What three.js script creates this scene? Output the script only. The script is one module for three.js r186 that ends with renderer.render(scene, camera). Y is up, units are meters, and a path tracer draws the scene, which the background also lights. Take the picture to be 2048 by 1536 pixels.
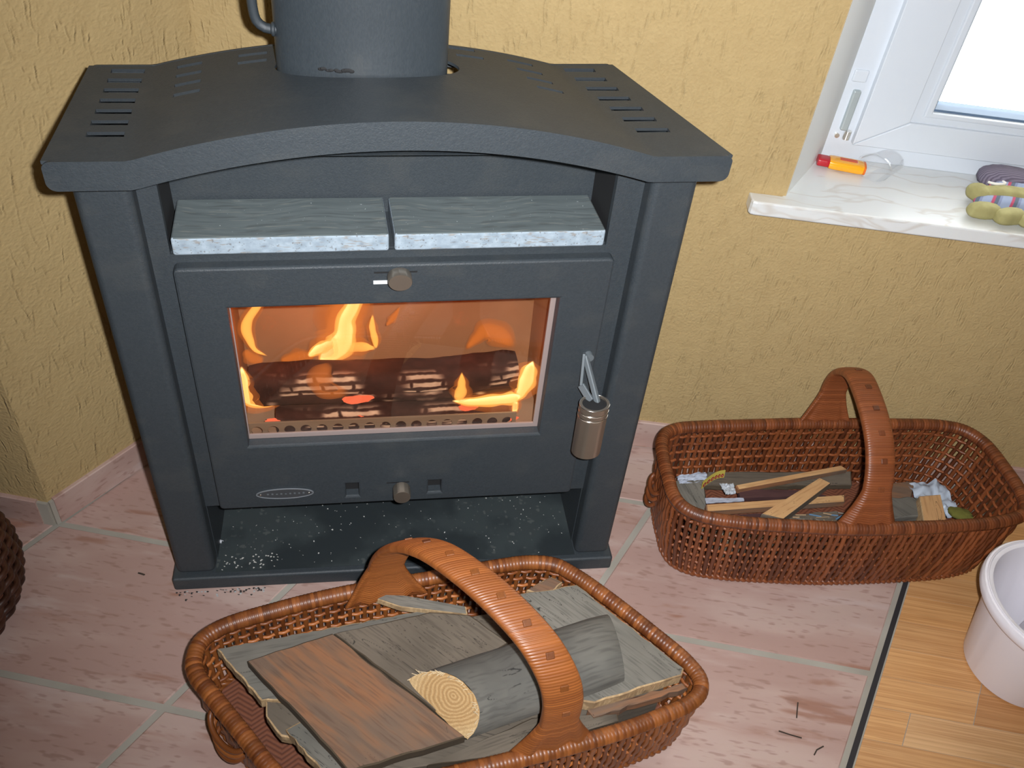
import * as THREE from 'three';
import { RoundedBoxGeometry } from 'three/addons/geometries/RoundedBoxGeometry.js';
import { mergeGeometries, mergeVertices, toCreasedNormals } from 'three/addons/utils/BufferGeometryUtils.js';
import { Brush, Evaluator, SUBTRACTION } from 'three-bvh-csg';

// ------------------------------------------------------------------ camera, light, exposure
const scene = new THREE.Scene();
const camera = new THREE.PerspectiveCamera(47.34, 2048 / 1536, 0.05, 60);
camera.position.set(-0.0538, 1.3582, 0.9775);
camera.rotation.set(-0.71936, -0.21644, 0.12831, 'YXZ');
scene.add(camera);

const renderer = new THREE.WebGLRenderer();
renderer.toneMapping = THREE.LinearToneMapping;
renderer.toneMappingExposure = 1.0;
renderer.shadowMap.enabled = true;

// overcast daylight outside the window
scene.background = new THREE.Color(0.92, 0.97, 1.0);
scene.backgroundIntensity = 7;

// the camera's own flash, to the right of the lens
const flash = new THREE.SpotLight(new THREE.Color(0.965, 0.985, 1.02), 9.8, 0, 0.98, 1, 2);
flash.position.set(-0.012, 1.378, 0.972);
flash.target.position.set(0.42, 0.47, -0.43);
flash.castShadow = true; flash.shadow.radius = 0.5;
scene.add(flash, flash.target);

// ------------------------------------------------------------------ helpers
const PI = Math.PI, V = (x, y, z) => new THREE.Vector3(x, y, z);
function rng(seed) { let a = seed >>> 0; return () => { a = (a + 0x6D2B79F5) | 0; let t = Math.imul(a ^ (a >>> 15), 1 | a); t = (t + Math.imul(t ^ (t >>> 7), 61 | t)) ^ t; return ((t ^ (t >>> 14)) >>> 0) / 4294967296; }; }
const hash = (x, y, s) => { let h = Math.imul(x, 374761393) ^ Math.imul(y, 668265263) ^ Math.imul(s, 974634777); h = Math.imul(h ^ (h >>> 13), 1274126177); return ((h ^ (h >>> 16)) >>> 0) / 4294967296; };
const sm = (t) => t * t * (3 - 2 * t), mix = (a, b, t) => a + (b - a) * t, cl = (x, a = 0, b = 1) => Math.min(b, Math.max(a, x));
const sstep = (a, b, x) => sm(cl((x - a) / (b - a)));
function vn(x, y, px, py, s) {   // tileable value noise
  const ix = Math.floor(x), iy = Math.floor(y), fx = sm(x - ix), fy = sm(y - iy), m = (a, p) => ((a % p) + p) % p;
  const x0 = m(ix, px), x1 = m(ix + 1, px), y0 = m(iy, py), y1 = m(iy + 1, py);
  return mix(mix(hash(x0, y0, s), hash(x1, y0, s), fx), mix(hash(x0, y1, s), hash(x1, y1, s), fx), fy);
}
function fbm(u, v, fx, fy, oct, s) { let a = 0.5, sum = 0, n = 0; for (let i = 0; i < oct; i++) { sum += a * vn(u * fx, v * fy, fx, fy, s + i * 17); n += a; a *= 0.5; fx *= 2; fy *= 2; } return sum / n; }
function tex(w, h, fn, srgb = true) {
  const d = new Uint8Array(w * h * 4);
  for (let j = 0; j < h; j++) for (let i = 0; i < w; i++) {
    const c = fn((i + 0.5) / w, (j + 0.5) / h, i, j), k = (j * w + i) * 4;
    if (typeof c === 'number') { d[k] = d[k + 1] = d[k + 2] = cl(c) * 255; } else { d[k] = cl(c[0]) * 255; d[k + 1] = cl(c[1]) * 255; d[k + 2] = cl(c[2]) * 255; }
    d[k + 3] = 255;
  }
  const t = new THREE.DataTexture(d, w, h); t.wrapS = t.wrapT = THREE.RepeatWrapping; t.magFilter = THREE.LinearFilter; t.minFilter = THREE.LinearFilter;
  if (srgb) t.colorSpace = THREE.SRGBColorSpace; t.needsUpdate = true; return t;
}
const lerp3 = (a, b, t) => [mix(a[0], b[0], t), mix(a[1], b[1], t), mix(a[2], b[2], t)];
function std(o) { return new THREE.MeshStandardMaterial(Object.assign({ roughness: 0.7, metalness: 0 }, o)); }
function phys(o) { return new THREE.MeshPhysicalMaterial(Object.assign({ roughness: 0.5, metalness: 0 }, o)); }
const taken = {};
function numbered(n) { if (taken[n] === undefined) { taken[n] = 0; return n; } return n + '_' + String(++taken[n]).padStart(3, '0'); }
function mesh(name, geo, mat, parent) { const m = new THREE.Mesh(geo, mat); m.name = name; m.castShadow = m.receiveShadow = true; parent.add(m); return m; }
function tag(o, label, category, group) { o.userData.label = label; o.userData.category = category; if (group) o.userData.group = group; return o; }
function thing(name, label, category, group) { const g = new THREE.Group(); g.name = numbered(name); scene.add(g); return tag(g, label, category, group); }
function solo(name, geo, mat, label, category, group) { const m = mesh(numbered(name), geo, mat, scene); return tag(m, label, category, group); }
function struct(name, geo, mat) { const m = mesh(name, geo, mat, scene); m.userData.kind = 'structure'; return m; }
function structGroup(name) { const g = new THREE.Group(); g.name = name; g.userData.kind = 'structure'; scene.add(g); return g; }
// texture coordinates in metres from the dominant axis of each face
function uvBox(geo, s = 1, ou = 0, ov = 0) {
  const g = geo.index ? geo.toNonIndexed() : geo, p = g.attributes.position, uv = new Float32Array(p.count * 2), a = V(), b = V(), c = V();
  for (let i = 0; i < p.count; i += 3) {
    a.fromBufferAttribute(p, i); b.fromBufferAttribute(p, i + 1); c.fromBufferAttribute(p, i + 2);
    const n = b.clone().sub(a).cross(c.clone().sub(a)), x = Math.abs(n.x), y = Math.abs(n.y), z = Math.abs(n.z);
    [a, b, c].forEach((q, k) => { const w = y >= x && y >= z ? [q.x, q.z] : z >= x ? [q.x, q.y] : [q.z, q.y]; uv[(i + k) * 2] = w[0] * s + ou; uv[(i + k) * 2 + 1] = w[1] * s + ov; });
  }
  g.setAttribute('uv', new THREE.BufferAttribute(uv, 2)); return g;
}
function rbox(x0, x1, y0, y1, z0, z1, r = 0.002, seg = 2) { const g = new RoundedBoxGeometry(x1 - x0, y1 - y0, z1 - z0, seg, Math.min(r, (x1 - x0) / 2.01, (y1 - y0) / 2.01, (z1 - z0) / 2.01)); g.translate((x0 + x1) / 2, (y0 + y1) / 2, (z0 + z1) / 2); return uvBox(g); }
function box(x0, x1, y0, y1, z0, z1) { const g = new THREE.BoxGeometry(x1 - x0, y1 - y0, z1 - z0); g.translate((x0 + x1) / 2, (y0 + y1) / 2, (z0 + z1) / 2); return uvBox(g); }
function shape(pts, holes = []) { const s = new THREE.Shape(pts.map((p) => new THREE.Vector2(p[0], p[1]))); for (const h of holes) s.holes.push(h.isPath ? h : new THREE.Path(h.map((p) => new THREE.Vector2(p[0], p[1])))); return s; }
const rect = (x0, x1, y0, y1) => [[x0, y0], [x1, y0], [x1, y1], [x0, y1]];
function ellipsePath(cx, cy, rx, ry) { const p = new THREE.Path(); p.absellipse(cx, cy, rx, ry, 0, 2 * PI, true); p.isPath = true; return p; }
function roundRect(x0, x1, y0, y1, r, n = 4) { const o = []; const add = (cx, cy, a) => { for (let i = 0; i <= n; i++) { const t = a + (i / n) * PI / 2; o.push([cx + r * Math.cos(t), cy + r * Math.sin(t)]); } }; add(x1 - r, y0 + r, -PI / 2); add(x1 - r, y1 - r, 0); add(x0 + r, y1 - r, PI / 2); add(x0 + r, y0 + r, PI); return o; }
function extrude(sh, depth, bevel = 0, cs = 16) { return new THREE.ExtrudeGeometry(sh, { depth: depth - 2 * bevel, bevelEnabled: bevel > 0, bevelThickness: bevel, bevelSize: bevel, bevelOffset: -bevel, bevelSegments: 2, curveSegments: cs, steps: 1 }).translate(0, 0, bevel); }
// extrude a plan outline [x, z] upward from y0 to y1
function upright(pts, y0, y1, bevel = 0, holes = []) { const g = extrude(shape(pts.map((p) => [p[0], -p[1]]), holes), y1 - y0, bevel); g.rotateX(-PI / 2); g.translate(0, y0, 0); return uvBox(g); }

// sweep of a cross-section along a path: P points, A and B section axes, sec(i) -> [[a, b], ...]
function sweep(P, A, B, sec, { closed = false, caps = true, color = null, vlen = null } = {}) {
  const n = P.length, m = sec(0).length, pos = [], uv = [], col = [], idx = [];
  let len = 0;
  for (let i = 0; i < (closed ? n + 1 : n); i++) {
    const k = i % n, s = sec(k, i), c = color ? color(k) : null;
    if (i > 0) len += P[k].distanceTo(P[(i - 1) % n]);
    for (let j = 0; j <= m; j++) { const q = s[j % m]; pos.push(P[k].x + A[k].x * q[0] + B[k].x * q[1], P[k].y + A[k].y * q[0] + B[k].y * q[1], P[k].z + A[k].z * q[0] + B[k].z * q[1]); uv.push(j / m * (vlen || 0.1), len); if (c) col.push(c[0], c[1], c[2]); }
  }
  const rows = closed ? n : n - 1, w = m + 1;
  for (let i = 0; i < rows; i++) for (let j = 0; j < m; j++) { const a = i * w + j, b = a + 1, c = a + w, d = c + 1; idx.push(a, b, c, b, d, c); }
  if (!closed && caps) for (const e of [0, n - 1]) {
    const s = sec(e, e), base = pos.length / 3, cc = color ? color(e) : null; let cx = 0, cy = 0; s.forEach((q) => { cx += q[0] / m; cy += q[1] / m; });
    const put = (q, u) => { pos.push(P[e].x + A[e].x * q[0] + B[e].x * q[1], P[e].y + A[e].y * q[0] + B[e].y * q[1], P[e].z + A[e].z * q[0] + B[e].z * q[1]); uv.push(q[0], q[1]); if (cc) col.push(...cc); };
    put([cx, cy]); s.forEach((q) => put(q));
    for (let j = 0; j < m; j++) { const a = base + 1 + j, b = base + 1 + ((j + 1) % m); e ? idx.push(base, a, b) : idx.push(base, b, a); }
  }
  const g = new THREE.BufferGeometry(); g.setAttribute('position', new THREE.Float32BufferAttribute(pos, 3)); g.setAttribute('uv', new THREE.Float32BufferAttribute(uv, 2));
  if (color) g.setAttribute('color', new THREE.Float32BufferAttribute(col, 3)); g.setIndex(idx); g.computeVertexNormals();
  // make the winding face outward
  return g;
}
const ringSec = (ra, rb, m, ph = 0) => Array.from({ length: m }, (_, j) => { const t = j / m * 2 * PI + ph; return [ra * Math.cos(t), rb * Math.sin(t)]; });
class Strands {   // many thin tubes joined into one part
  constructor() { this.p = []; this.n = []; this.c = []; this.u = []; this.i = []; }
  tube(pts, r, sides = 5, color = [1, 1, 1], closed = false) {
    const N = pts.length, base = this.p.length / 3; let up = V(0, 1, 0), len = 0;
    for (let i = 0; i < N; i++) {
      const a = pts[closed ? (i - 1 + N) % N : Math.max(0, i - 1)], b = pts[closed ? (i + 1) % N : Math.min(N - 1, i + 1)], t = b.clone().sub(a).normalize();
      if (Math.abs(t.dot(up)) > 0.95) up = V(1, 0, 0.3).normalize();
      const s = t.clone().cross(up).normalize(), q = s.clone().cross(t).normalize(); up = q; if (i) len += pts[i].distanceTo(pts[i - 1]);
      for (let j = 0; j < sides; j++) { const w = j / sides * 2 * PI, nx = s.x * Math.cos(w) + q.x * Math.sin(w), ny = s.y * Math.cos(w) + q.y * Math.sin(w), nz = s.z * Math.cos(w) + q.z * Math.sin(w); this.p.push(pts[i].x + nx * r, pts[i].y + ny * r, pts[i].z + nz * r); this.n.push(nx, ny, nz); this.c.push(...color); this.u.push(j / sides * 0.02, len); }
    }
    for (let i = 0; i < (closed ? N : N - 1); i++) for (let j = 0; j < sides; j++) { const a = base + i * sides + j, b = base + i * sides + (j + 1) % sides, k = (i + 1) % N, c = base + k * sides + j, d = base + k * sides + (j + 1) % sides; this.i.push(a, c, b, b, c, d); }
  }
  build(name, mat, parent) { const g = new THREE.BufferGeometry(); g.setAttribute('position', new THREE.Float32BufferAttribute(this.p, 3)); g.setAttribute('normal', new THREE.Float32BufferAttribute(this.n, 3)); g.setAttribute('color', new THREE.Float32BufferAttribute(this.c, 3)); g.setAttribute('uv', new THREE.Float32BufferAttribute(this.u, 2)); g.setIndex(this.i); return mesh(name, g, mat, parent); }
}
// prism from a plan polygon [x, z, dy?] : weathered board with its own grain direction; material groups 0 top/bottom, 1 edges
function board(poly, yTop, thick, grain = 0, seed = 1, tilt = null, chamfer = 0.0015) {
  const n = poly.length, top = (p) => yTop + (tilt ? tilt[0] * p[0] + tilt[1] * p[1] + tilt[2] : 0), pos = [], uv = [], c = Math.cos(grain), s = Math.sin(grain), r = rng(seed), ou = r(), ov = r();
  let area = 0; for (let i = 0; i < n; i++) { const a = poly[i], b = poly[(i + 1) % n]; area += a[0] * b[1] - b[0] * a[1]; }
  const P = area > 0 ? poly : poly.slice().reverse(), cx = P.reduce((t, p) => t + p[0], 0) / n, cz = P.reduce((t, p) => t + p[1], 0) / n;
  const U = (p) => [(p[0] * c + p[1] * s) + ou, (-p[0] * s + p[1] * c) + ov], put = (p, y, w) => { pos.push(p[0], y, p[1]); uv.push(w[0], w[1]); };
  const ins = P.map((p) => { const d = Math.hypot(p[0] - cx, p[1] - cz); return [p[0] + (cx - p[0]) / d * chamfer * 1.6, p[1] + (cz - p[1]) / d * chamfer * 1.6]; });
  const tri = THREE.ShapeUtils.triangulateShape(P.map((p) => new THREE.Vector2(p[0], p[1])), []);
  for (const f of tri) { for (const k of [f[0], f[2], f[1]]) put(ins[k], top(P[k]), U(ins[k])); }
  for (const f of tri) for (const k of f) put(P[k], top(P[k]) - thick, U(P[k]));
  const nt = pos.length / 3; let run = 0;
  for (let i = 0; i < n; i++) {
    const j = (i + 1) % n, a = P[i], b = P[j], ia = ins[i], ib = ins[j], L = Math.hypot(b[0] - a[0], b[1] - a[1]);
    const q = (p, y, w, h) => put(p, y, [w + ou, h + ov]);
    q(ia, top(a), run, 0); q(b, top(b) - chamfer, run + L, -chamfer); q(a, top(a) - chamfer, run, -chamfer);
    q(ia, top(a), run, 0); q(ib, top(b), run + L, 0); q(b, top(b) - chamfer, run + L, -chamfer);
    q(a, top(a) - chamfer, run, -chamfer); q(b, top(b) - thick, run + L, -thick); q(a, top(a) - thick, run, -thick);
    q(a, top(a) - chamfer, run, -chamfer); q(b, top(b) - chamfer, run + L, -chamfer); q(b, top(b) - thick, run + L, -thick);
    run += L;
  }
  const g = new THREE.BufferGeometry(); g.setAttribute('position', new THREE.Float32BufferAttribute(pos, 3)); g.setAttribute('uv', new THREE.Float32BufferAttribute(uv, 2));
  g.addGroup(0, nt, 0); g.addGroup(nt, pos.length / 3 - nt, 1); g.computeVertexNormals(); return g;
}
// split the long edges of a polygon and jog them so that sawn or broken ends are not ruler straight
function rough(poly, step, amp, seed) { const r = rng(seed), o = []; for (let i = 0; i < poly.length; i++) { const a = poly[i], b = poly[(i + 1) % poly.length], L = Math.hypot(b[0] - a[0], b[1] - a[1]), k = Math.max(1, Math.round(L / step)), nx = -(b[1] - a[1]) / L, nz = (b[0] - a[0]) / L; for (let j = 0; j < k; j++) { const t = j / k, e = j ? (r() - 0.5) * 2 * amp : 0; o.push([mix(a[0], b[0], t) + nx * e, mix(a[1], b[1], t) + nz * e]); } } return o; }
// ------------------------------------------------------------------ materials
const plasterH = (() => {   // rubbed plaster: grains and vertical worm grooves
  const N = 1024, h = new Float32Array(N * N), r = rng(7);
  for (let j = 0; j < N; j++) for (let i = 0; i < N; i++) h[j * N + i] = 0.62 + 0.26 * (fbm(i / N, j / N, 150, 150, 2, 3) - 0.5) + 0.22 * (fbm(i / N, j / N, 24, 20, 3, 9) - 0.5);
  for (let k = 0; k < 620; k++) {
    let x = r() * N, y = r() * N, L = 18 + r() * r() * 120, w = 1.6 + r() * 3.0, dx = (r() - 0.5) * 0.3, d = 0.16 + r() * 0.3;
    for (let t = 0; t < L; t++) { x += dx + (r() - 0.5) * 0.9; y += 1; const f = Math.sin(PI * t / L); for (let q = -6; q <= 6; q++) { const e = Math.exp(-q * q / (w * w)) * d * f, rim = Math.exp(-((q - w * 1.9) ** 2) / (w * w)) * d * 0.45 * f; const ix = ((Math.round(x) + q) % N + N) % N, iy = (Math.round(y) % N + N) % N; h[iy * N + ix] += rim - e * 0.55; } }
  }
  return h;
})();
const plasterBump = tex(1024, 1024, (u, v, i, j) => plasterH[j * 1024 + i], false);
const plasterCol = tex(1024, 1024, (u, v, i, j) => { const h = plasterH[j * 1024 + i], m = fbm(u, v, 5, 5, 4, 31), g = cl((h - 0.4) * 1.3); return lerp3(lerp3([0.675, 0.575, 0.395], [0.775, 0.68, 0.495], g), [0.74, 0.64, 0.445], m * 0.5); });
plasterBump.repeat.set(1.8, 1.8); plasterCol.repeat.set(1.8, 1.8);
const M = {};
M.plaster = std({ map: plasterCol, bumpMap: plasterBump, bumpScale: 0.0035, roughness: 0.92 });
M.ceiling = std({ color: 0xe9e4da, roughness: 0.95 });
M.roomwall = M.plaster;
const tileCol = tex(1024, 1024, (u, v) => {
  const a = fbm(u, v, 5, 9, 5, 40), b = fbm(u + 0.1 * a, v + 0.05 * a, 10, 36, 4, 51), c = fbm(u, v, 60, 160, 2, 66), d = fbm(u + 0.15 * a, v, 4, 7, 4, 77);
  let k = lerp3([0.70, 0.575, 0.535], [0.76, 0.655, 0.615], sstep(0.35, 0.7, a));
  k = lerp3(k, [0.60, 0.42, 0.345], 0.75 * sstep(0.56, 0.78, b) * sstep(0.4, 0.62, d));
  k = lerp3(k, [0.80, 0.73, 0.71], 0.5 * sstep(0.55, 0.8, fbm(u, v, 9, 26, 4, 91)) * (1 - sstep(0.45, 0.6, d)));
  return lerp3(k, [0.52, 0.38, 0.33], 0.35 * sstep(0.62, 0.85, c));
});
const tileBump = tex(512, 512, (u, v) => 0.6 * fbm(u, v, 30, 50, 3, 12) + 0.4 * fbm(u, v, 6, 8, 3, 5), false);
M.tile = std({ map: tileCol, bumpMap: tileBump, bumpScale: 0.0006, roughness: 0.55 });
M.tile2 = M.tile;
M.skirt = M.tile;
const groutTex = tex(256, 256, (u, v) => lerp3([0.60, 0.575, 0.53], [0.70, 0.68, 0.635], fbm(u, v, 12, 12, 4, 3)));
M.grout = std({ map: groutTex, roughness: 0.95 });
M.joint = std({ color: 0x2d2a2c, roughness: 0.8 });
const lamTex = tex(512, 1024, (u, v) => { const g = fbm(u, v, 90, 3, 4, 5), f = fbm(u, v, 200, 14, 2, 8), b = fbm(u, v, 8, 2, 3, 2); return lerp3(lerp3([0.87, 0.70, 0.51], [0.79, 0.60, 0.405], sstep(0.35, 0.7, g * 0.6 + b * 0.4)), [0.66, 0.48, 0.31], 0.35 * sstep(0.6, 0.8, f)); });
M.lam = [0xffffff, 0xf2e6d6, 0xe8d6c2, 0xfff4e2, 0xdcc6ae].map((c) => std({ map: lamTex, color: c, roughness: 0.42 }));
// stove paint
const metalBump = tex(512, 512, (u, v) => fbm(u, v, 128, 128, 2, 4) * 0.7 + fbm(u, v, 30, 30, 2, 6) * 0.3, false);
const metalCol = tex(512, 512, (u, v) => { const d = sstep(0.58, 0.85, fbm(u, v, 6, 9, 5, 21)), f = fbm(u, v, 200, 200, 1, 2); let k = lerp3([0.198, 0.222, 0.24], [0.225, 0.248, 0.264], f); k = lerp3(k, [0.285, 0.29, 0.285], d * 0.35); return k; });
metalBump.repeat.set(6, 6); metalCol.repeat.set(2.5, 2.5);
M.stove = std({ map: metalCol, bumpMap: metalBump, bumpScale: 0.00035, roughness: 0.55, metalness: 0.0 });
M.pipe = std({ map: metalCol, bumpMap: metalBump, bumpScale: 0.0001, roughness: 0.4 });
const hearthCol = tex(512, 512, (u, v) => { const a = fbm(u, v, 5, 5, 5, 61), b = sstep(0.72, 0.8, fbm(u, v, 60, 60, 2, 13)); return lerp3(lerp3([0.125, 0.155, 0.165], [0.20, 0.23, 0.235], sstep(0.4, 0.7, a)), [0.42, 0.42, 0.4], b * 0.4 * sstep(0.5, 0.65, a)); });
hearthCol.repeat.set(2, 2);
M.hearth = std({ map: hearthCol, roughness: 0.75 });
M.black = std({ color: 0x1b1b1c, roughness: 0.8 });
M.nickel = std({ color: 0xa89c8e, roughness: 0.38, metalness: 0.85 });
M.chrome = std({ color: 0xe6e2da, roughness: 0.2, metalness: 1 });
M.lever = std({ color: 0x6d7478, roughness: 0.5, metalness: 0.2 });
M.gasket = std({ color: 0x9a97a0, roughness: 0.85 });
M.whiteMark = std({ color: 0xe8ebec, roughness: 0.6 });
M.badge = std({ color: 0x4d4f52, roughness: 0.5, metalness: 0.3 });
const liningTex = tex(256, 256, (u, v) => lerp3([0.50, 0.41, 0.33], [0.60, 0.50, 0.41], fbm(u, v, 8, 8, 5, 3)));
M.lining = std({ map: liningTex, roughness: 0.95 });
const stoneTop = tex(512, 512, (u, v) => { const w = fbm(u, v, 3, 3, 3, 8) * 0.12, s = fbm(u, v + w + u * 0.0, 6, 70, 4, 14), t = fbm(u, v + w, 10, 140, 3, 28), q = fbm(u, v, 160, 160, 1, 33); let k = lerp3([0.33, 0.365, 0.37], [0.43, 0.465, 0.465], s); k = lerp3(k, [0.53, 0.535, 0.505], 0.6 * sstep(0.66, 0.8, t)); k = lerp3(k, [0.3, 0.32, 0.32], 0.5 * sstep(0.62, 0.75, fbm(u, v + w, 8, 90, 3, 51))); return q > 0.985 ? [0.85, 0.88, 0.88] : k; });
const stoneFace = tex(512, 256, (u, v) => { const a = fbm(u, v, 30, 18, 4, 8), b = fbm(u, v, 90, 60, 2, 9), c = fbm(u, v, 16, 40, 3, 18); let k = lerp3([0.50, 0.555, 0.60], [0.68, 0.735, 0.775], a); k = lerp3(k, [0.42, 0.42, 0.42], 0.7 * sstep(0.72, 0.84, b)); return lerp3(k, [0.52, 0.46, 0.40], 0.5 * sstep(0.66, 0.8, c)); });
stoneTop.repeat.set(3.2, 3.2); stoneFace.repeat.set(4, 8);
M.stoneTop = std({ map: stoneTop, roughness: 0.8 }); M.stoneFace = std({ map: stoneFace, roughness: 0.85, bumpMap: stoneFace, bumpScale: 0.0012 });
// wicker
const caneTex = tex(128, 512, (u, v) => { const a = fbm(u, v, 14, 3, 3, 4); return lerp3([0.8, 0.78, 0.74], [1, 1, 1], a); });
M.wicker = phys({ map: caneTex, vertexColors: true, roughness: 0.45, clearcoat: 0.22, clearcoatRoughness: 0.3 });
M.wickerDark = phys({ map: caneTex, vertexColors: true, roughness: 0.5, clearcoat: 0.2, clearcoatRoughness: 0.35 });
const herring = tex(256, 256, (u, v) => { const a = ((u * 8) % 1), k = Math.floor(u * 8) % 2, d = ((v * 24 + (k ? a : 1 - a) * 2) % 1), n = fbm(u, v, 40, 40, 2, 3); return lerp3([0.36, 0.20, 0.14], [0.56, 0.34, 0.24], Math.sin(PI * d) * 0.8 + n * 0.2); });
herring.repeat.set(5, 5);
M.base = std({ map: herring, bumpMap: herring, bumpScale: 0.003, roughness: 0.7 });
// firewood
function woodTex(c1, c2, dark, seed, knots = []) {
  return tex(512, 512, (u, v) => {
    let dv = 0, kd = 0; for (const [ku, kv, kr] of knots) { const du = u - ku, dw = v - kv, d = Math.hypot(du * 0.7, dw) / kr; dv += dw * 0.5 * Math.exp(-d * d * 0.6) * 1.4; kd = Math.max(kd, Math.exp(-d * d * 1.6)); }
    const w = v + dv + 0.02 * fbm(u, v, 4, 4, 3, seed + 9), g = fbm(u, w, 4, 46, 4, seed), f = fbm(u, w, 10, 150, 2, seed + 3), p = fbm(u, v, 4, 5, 4, seed + 5), cr = fbm(u, w, 3, 34, 2, seed + 7);
    let k = lerp3(c1, c2, sstep(0.3, 0.72, 0.6 * p + 0.4 * g)); k = lerp3(k, dark, 0.32 * sstep(0.5, 0.8, f) + 0.16 * sstep(0.45, 0.75, g)); k = lerp3(k, [dark[0] * 0.55, dark[1] * 0.55, dark[2] * 0.55], 0.75 * (1 - sstep(0.002, 0.007, Math.abs(cr - 0.62))) * sstep(0.5, 0.6, fbm(u, v, 3, 3, 2, seed + 13))); return lerp3(k, [dark[0] * 0.75, dark[1] * 0.72, dark[2] * 0.7], kd * 0.75);
  });
}
const T = {
  grey: woodTex([0.50, 0.49, 0.46], [0.60, 0.585, 0.55], [0.34, 0.33, 0.31], 100),
  greyKnot: woodTex([0.46, 0.45, 0.425], [0.56, 0.545, 0.51], [0.32, 0.31, 0.29], 130, [[0.55, 0.35, 0.07], [0.2, 0.75, 0.04]]),
  brown: woodTex([0.59, 0.40, 0.27], [0.47, 0.385, 0.32], [0.36, 0.27, 0.215], 160),
  dark: woodTex([0.40, 0.36, 0.31], [0.47, 0.425, 0.37], [0.27, 0.245, 0.21], 190, [[0.4, 0.5, 0.09], [0.75, 0.25, 0.06]]),
  pine: woodTex([0.80, 0.62, 0.43], [0.86, 0.70, 0.50], [0.62, 0.44, 0.27], 220),
  maroon: woodTex([0.30, 0.19, 0.19], [0.36, 0.24, 0.23], [0.2, 0.12, 0.12], 250),
};
for (const k in T) T[k].repeat.set(3, 3);
const sawn = tex(256, 256, (u, v) => { const a = fbm(u, v, 60, 16, 3, 7), b = fbm(u, v, 9, 9, 3, 3); return lerp3(lerp3([0.66, 0.54, 0.39], [0.84, 0.72, 0.55], a), [0.50, 0.40, 0.29], 0.5 * sstep(0.5, 0.75, b)); }); sawn.repeat.set(6, 6);
const rings = tex(512, 512, (u, v) => { const x = u - 0.5, y = v - 0.5, d = Math.hypot(x, y * 1.0), n = fbm(u, v, 5, 5, 4, 7), q = Math.sin((d * 44 + n * 3) * PI), f = fbm(u, v, 120, 120, 1, 8); let k = lerp3([0.72, 0.57, 0.38], [0.84, 0.70, 0.50], q * 0.5 + 0.5); k = lerp3(k, [0.90, 0.80, 0.62], 0.5 * sstep(0.3, 0.45, d)); return lerp3(k, [0.6, 0.45, 0.28], 0.3 * f); });
const W = (t, rough = 0.85, bump = 0.0012) => std({ map: t, bumpMap: t, bumpScale: bump, roughness: rough });
M.wGrey = W(T.grey); M.wGrey.color.set(0xdedcd8); M.wGreyKnot = W(T.greyKnot); M.wGreyKnot.color.set(0xcfcfce); M.wBrown = W(T.brown); M.wDark = W(T.dark); M.wPine = W(T.pine, 0.7, 0.0004); M.wMaroon = W(T.maroon); M.wSawn = W(sawn, 0.95, 0.003); M.wRings = W(rings, 0.95, 0.002);
M.wEndDark = std({ map: T.dark, color: 0xcabfae, roughness: 0.95 });
// charred logs in the fire: dark char with grey-white ash checks
const charTex = tex(512, 512, (u, v) => { const front = Math.max(1 - sstep(0.11, 0.16, u), sstep(0.56, 0.61, u)), wu = u + 0.035 * fbm(u, v, 7, 5, 3, 4), wv = v + 0.06 * fbm(u, v, 9, 6, 3, 6), row = Math.floor(wu * 22), off = hash(row, 3, 7), n = 4 + Math.floor(hash(row, 5, 9) * 4), cv = (wv * n + off) % 1, cu = (wu * 22) % 1, gap = Math.min(cu * 0.5, (1 - cu) * 0.5, Math.min(cv, 1 - cv) * 2.0), ash = sstep(0.06, 0.16, gap + 0.1 * (fbm(u, v, 40, 40, 2, 8) - 0.5)) * sstep(0.44, 0.56, fbm(u, v, 3, 5, 3, 15)) * front; return lerp3(lerp3([0.15, 0.10, 0.105], [0.27, 0.185, 0.18], fbm(u, v, 20, 20, 3, 2)), lerp3([0.66, 0.60, 0.56], [0.84, 0.79, 0.74], fbm(u, v, 30, 30, 2, 9)), ash * 0.92); });
charTex.repeat.set(3, 3);
M.char = std({ map: charTex, bumpMap: charTex, bumpScale: 0.003, roughness: 0.95 });
// window
M.upvc = phys({ color: 0xd5dbe2, roughness: 0.3, clearcoat: 0.2, clearcoatRoughness: 0.3 });
M.rubber = std({ color: 0x5b6f86, roughness: 0.6 });
M.reveal = std({ color: 0xeef0ee, roughness: 0.9 });
M.hinge = std({ color: 0xb9c2c3, roughness: 0.45, metalness: 0.4 });
M.glass = phys({ color: 0xffffff, roughness: 0, transmission: 1, thickness: 0, ior: 1.5 });
const marbleTex = tex(512, 512, (u, v) => { const w = fbm(u, v, 3, 3, 4, 8), a = Math.abs(fbm(u + w * 0.12, v * 1.0 + w * 0.2, 3, 12, 4, 15) - 0.5); let k = lerp3([0.87, 0.875, 0.865], [0.90, 0.905, 0.90], w); k = lerp3(k, [0.78, 0.745, 0.70], 0.5 * (1 - sstep(0.0, 0.05, a))); return k; });
marbleTex.repeat.set(2, 2);
M.marble = phys({ map: marbleTex, roughness: 0.28, clearcoat: 0.3, clearcoatRoughness: 0.15 });
M.plastic = phys({ color: 0xece8ee, roughness: 0.38 });
M.plasticIn = phys({ color: 0xdfdbe2, roughness: 0.3 });
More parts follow.
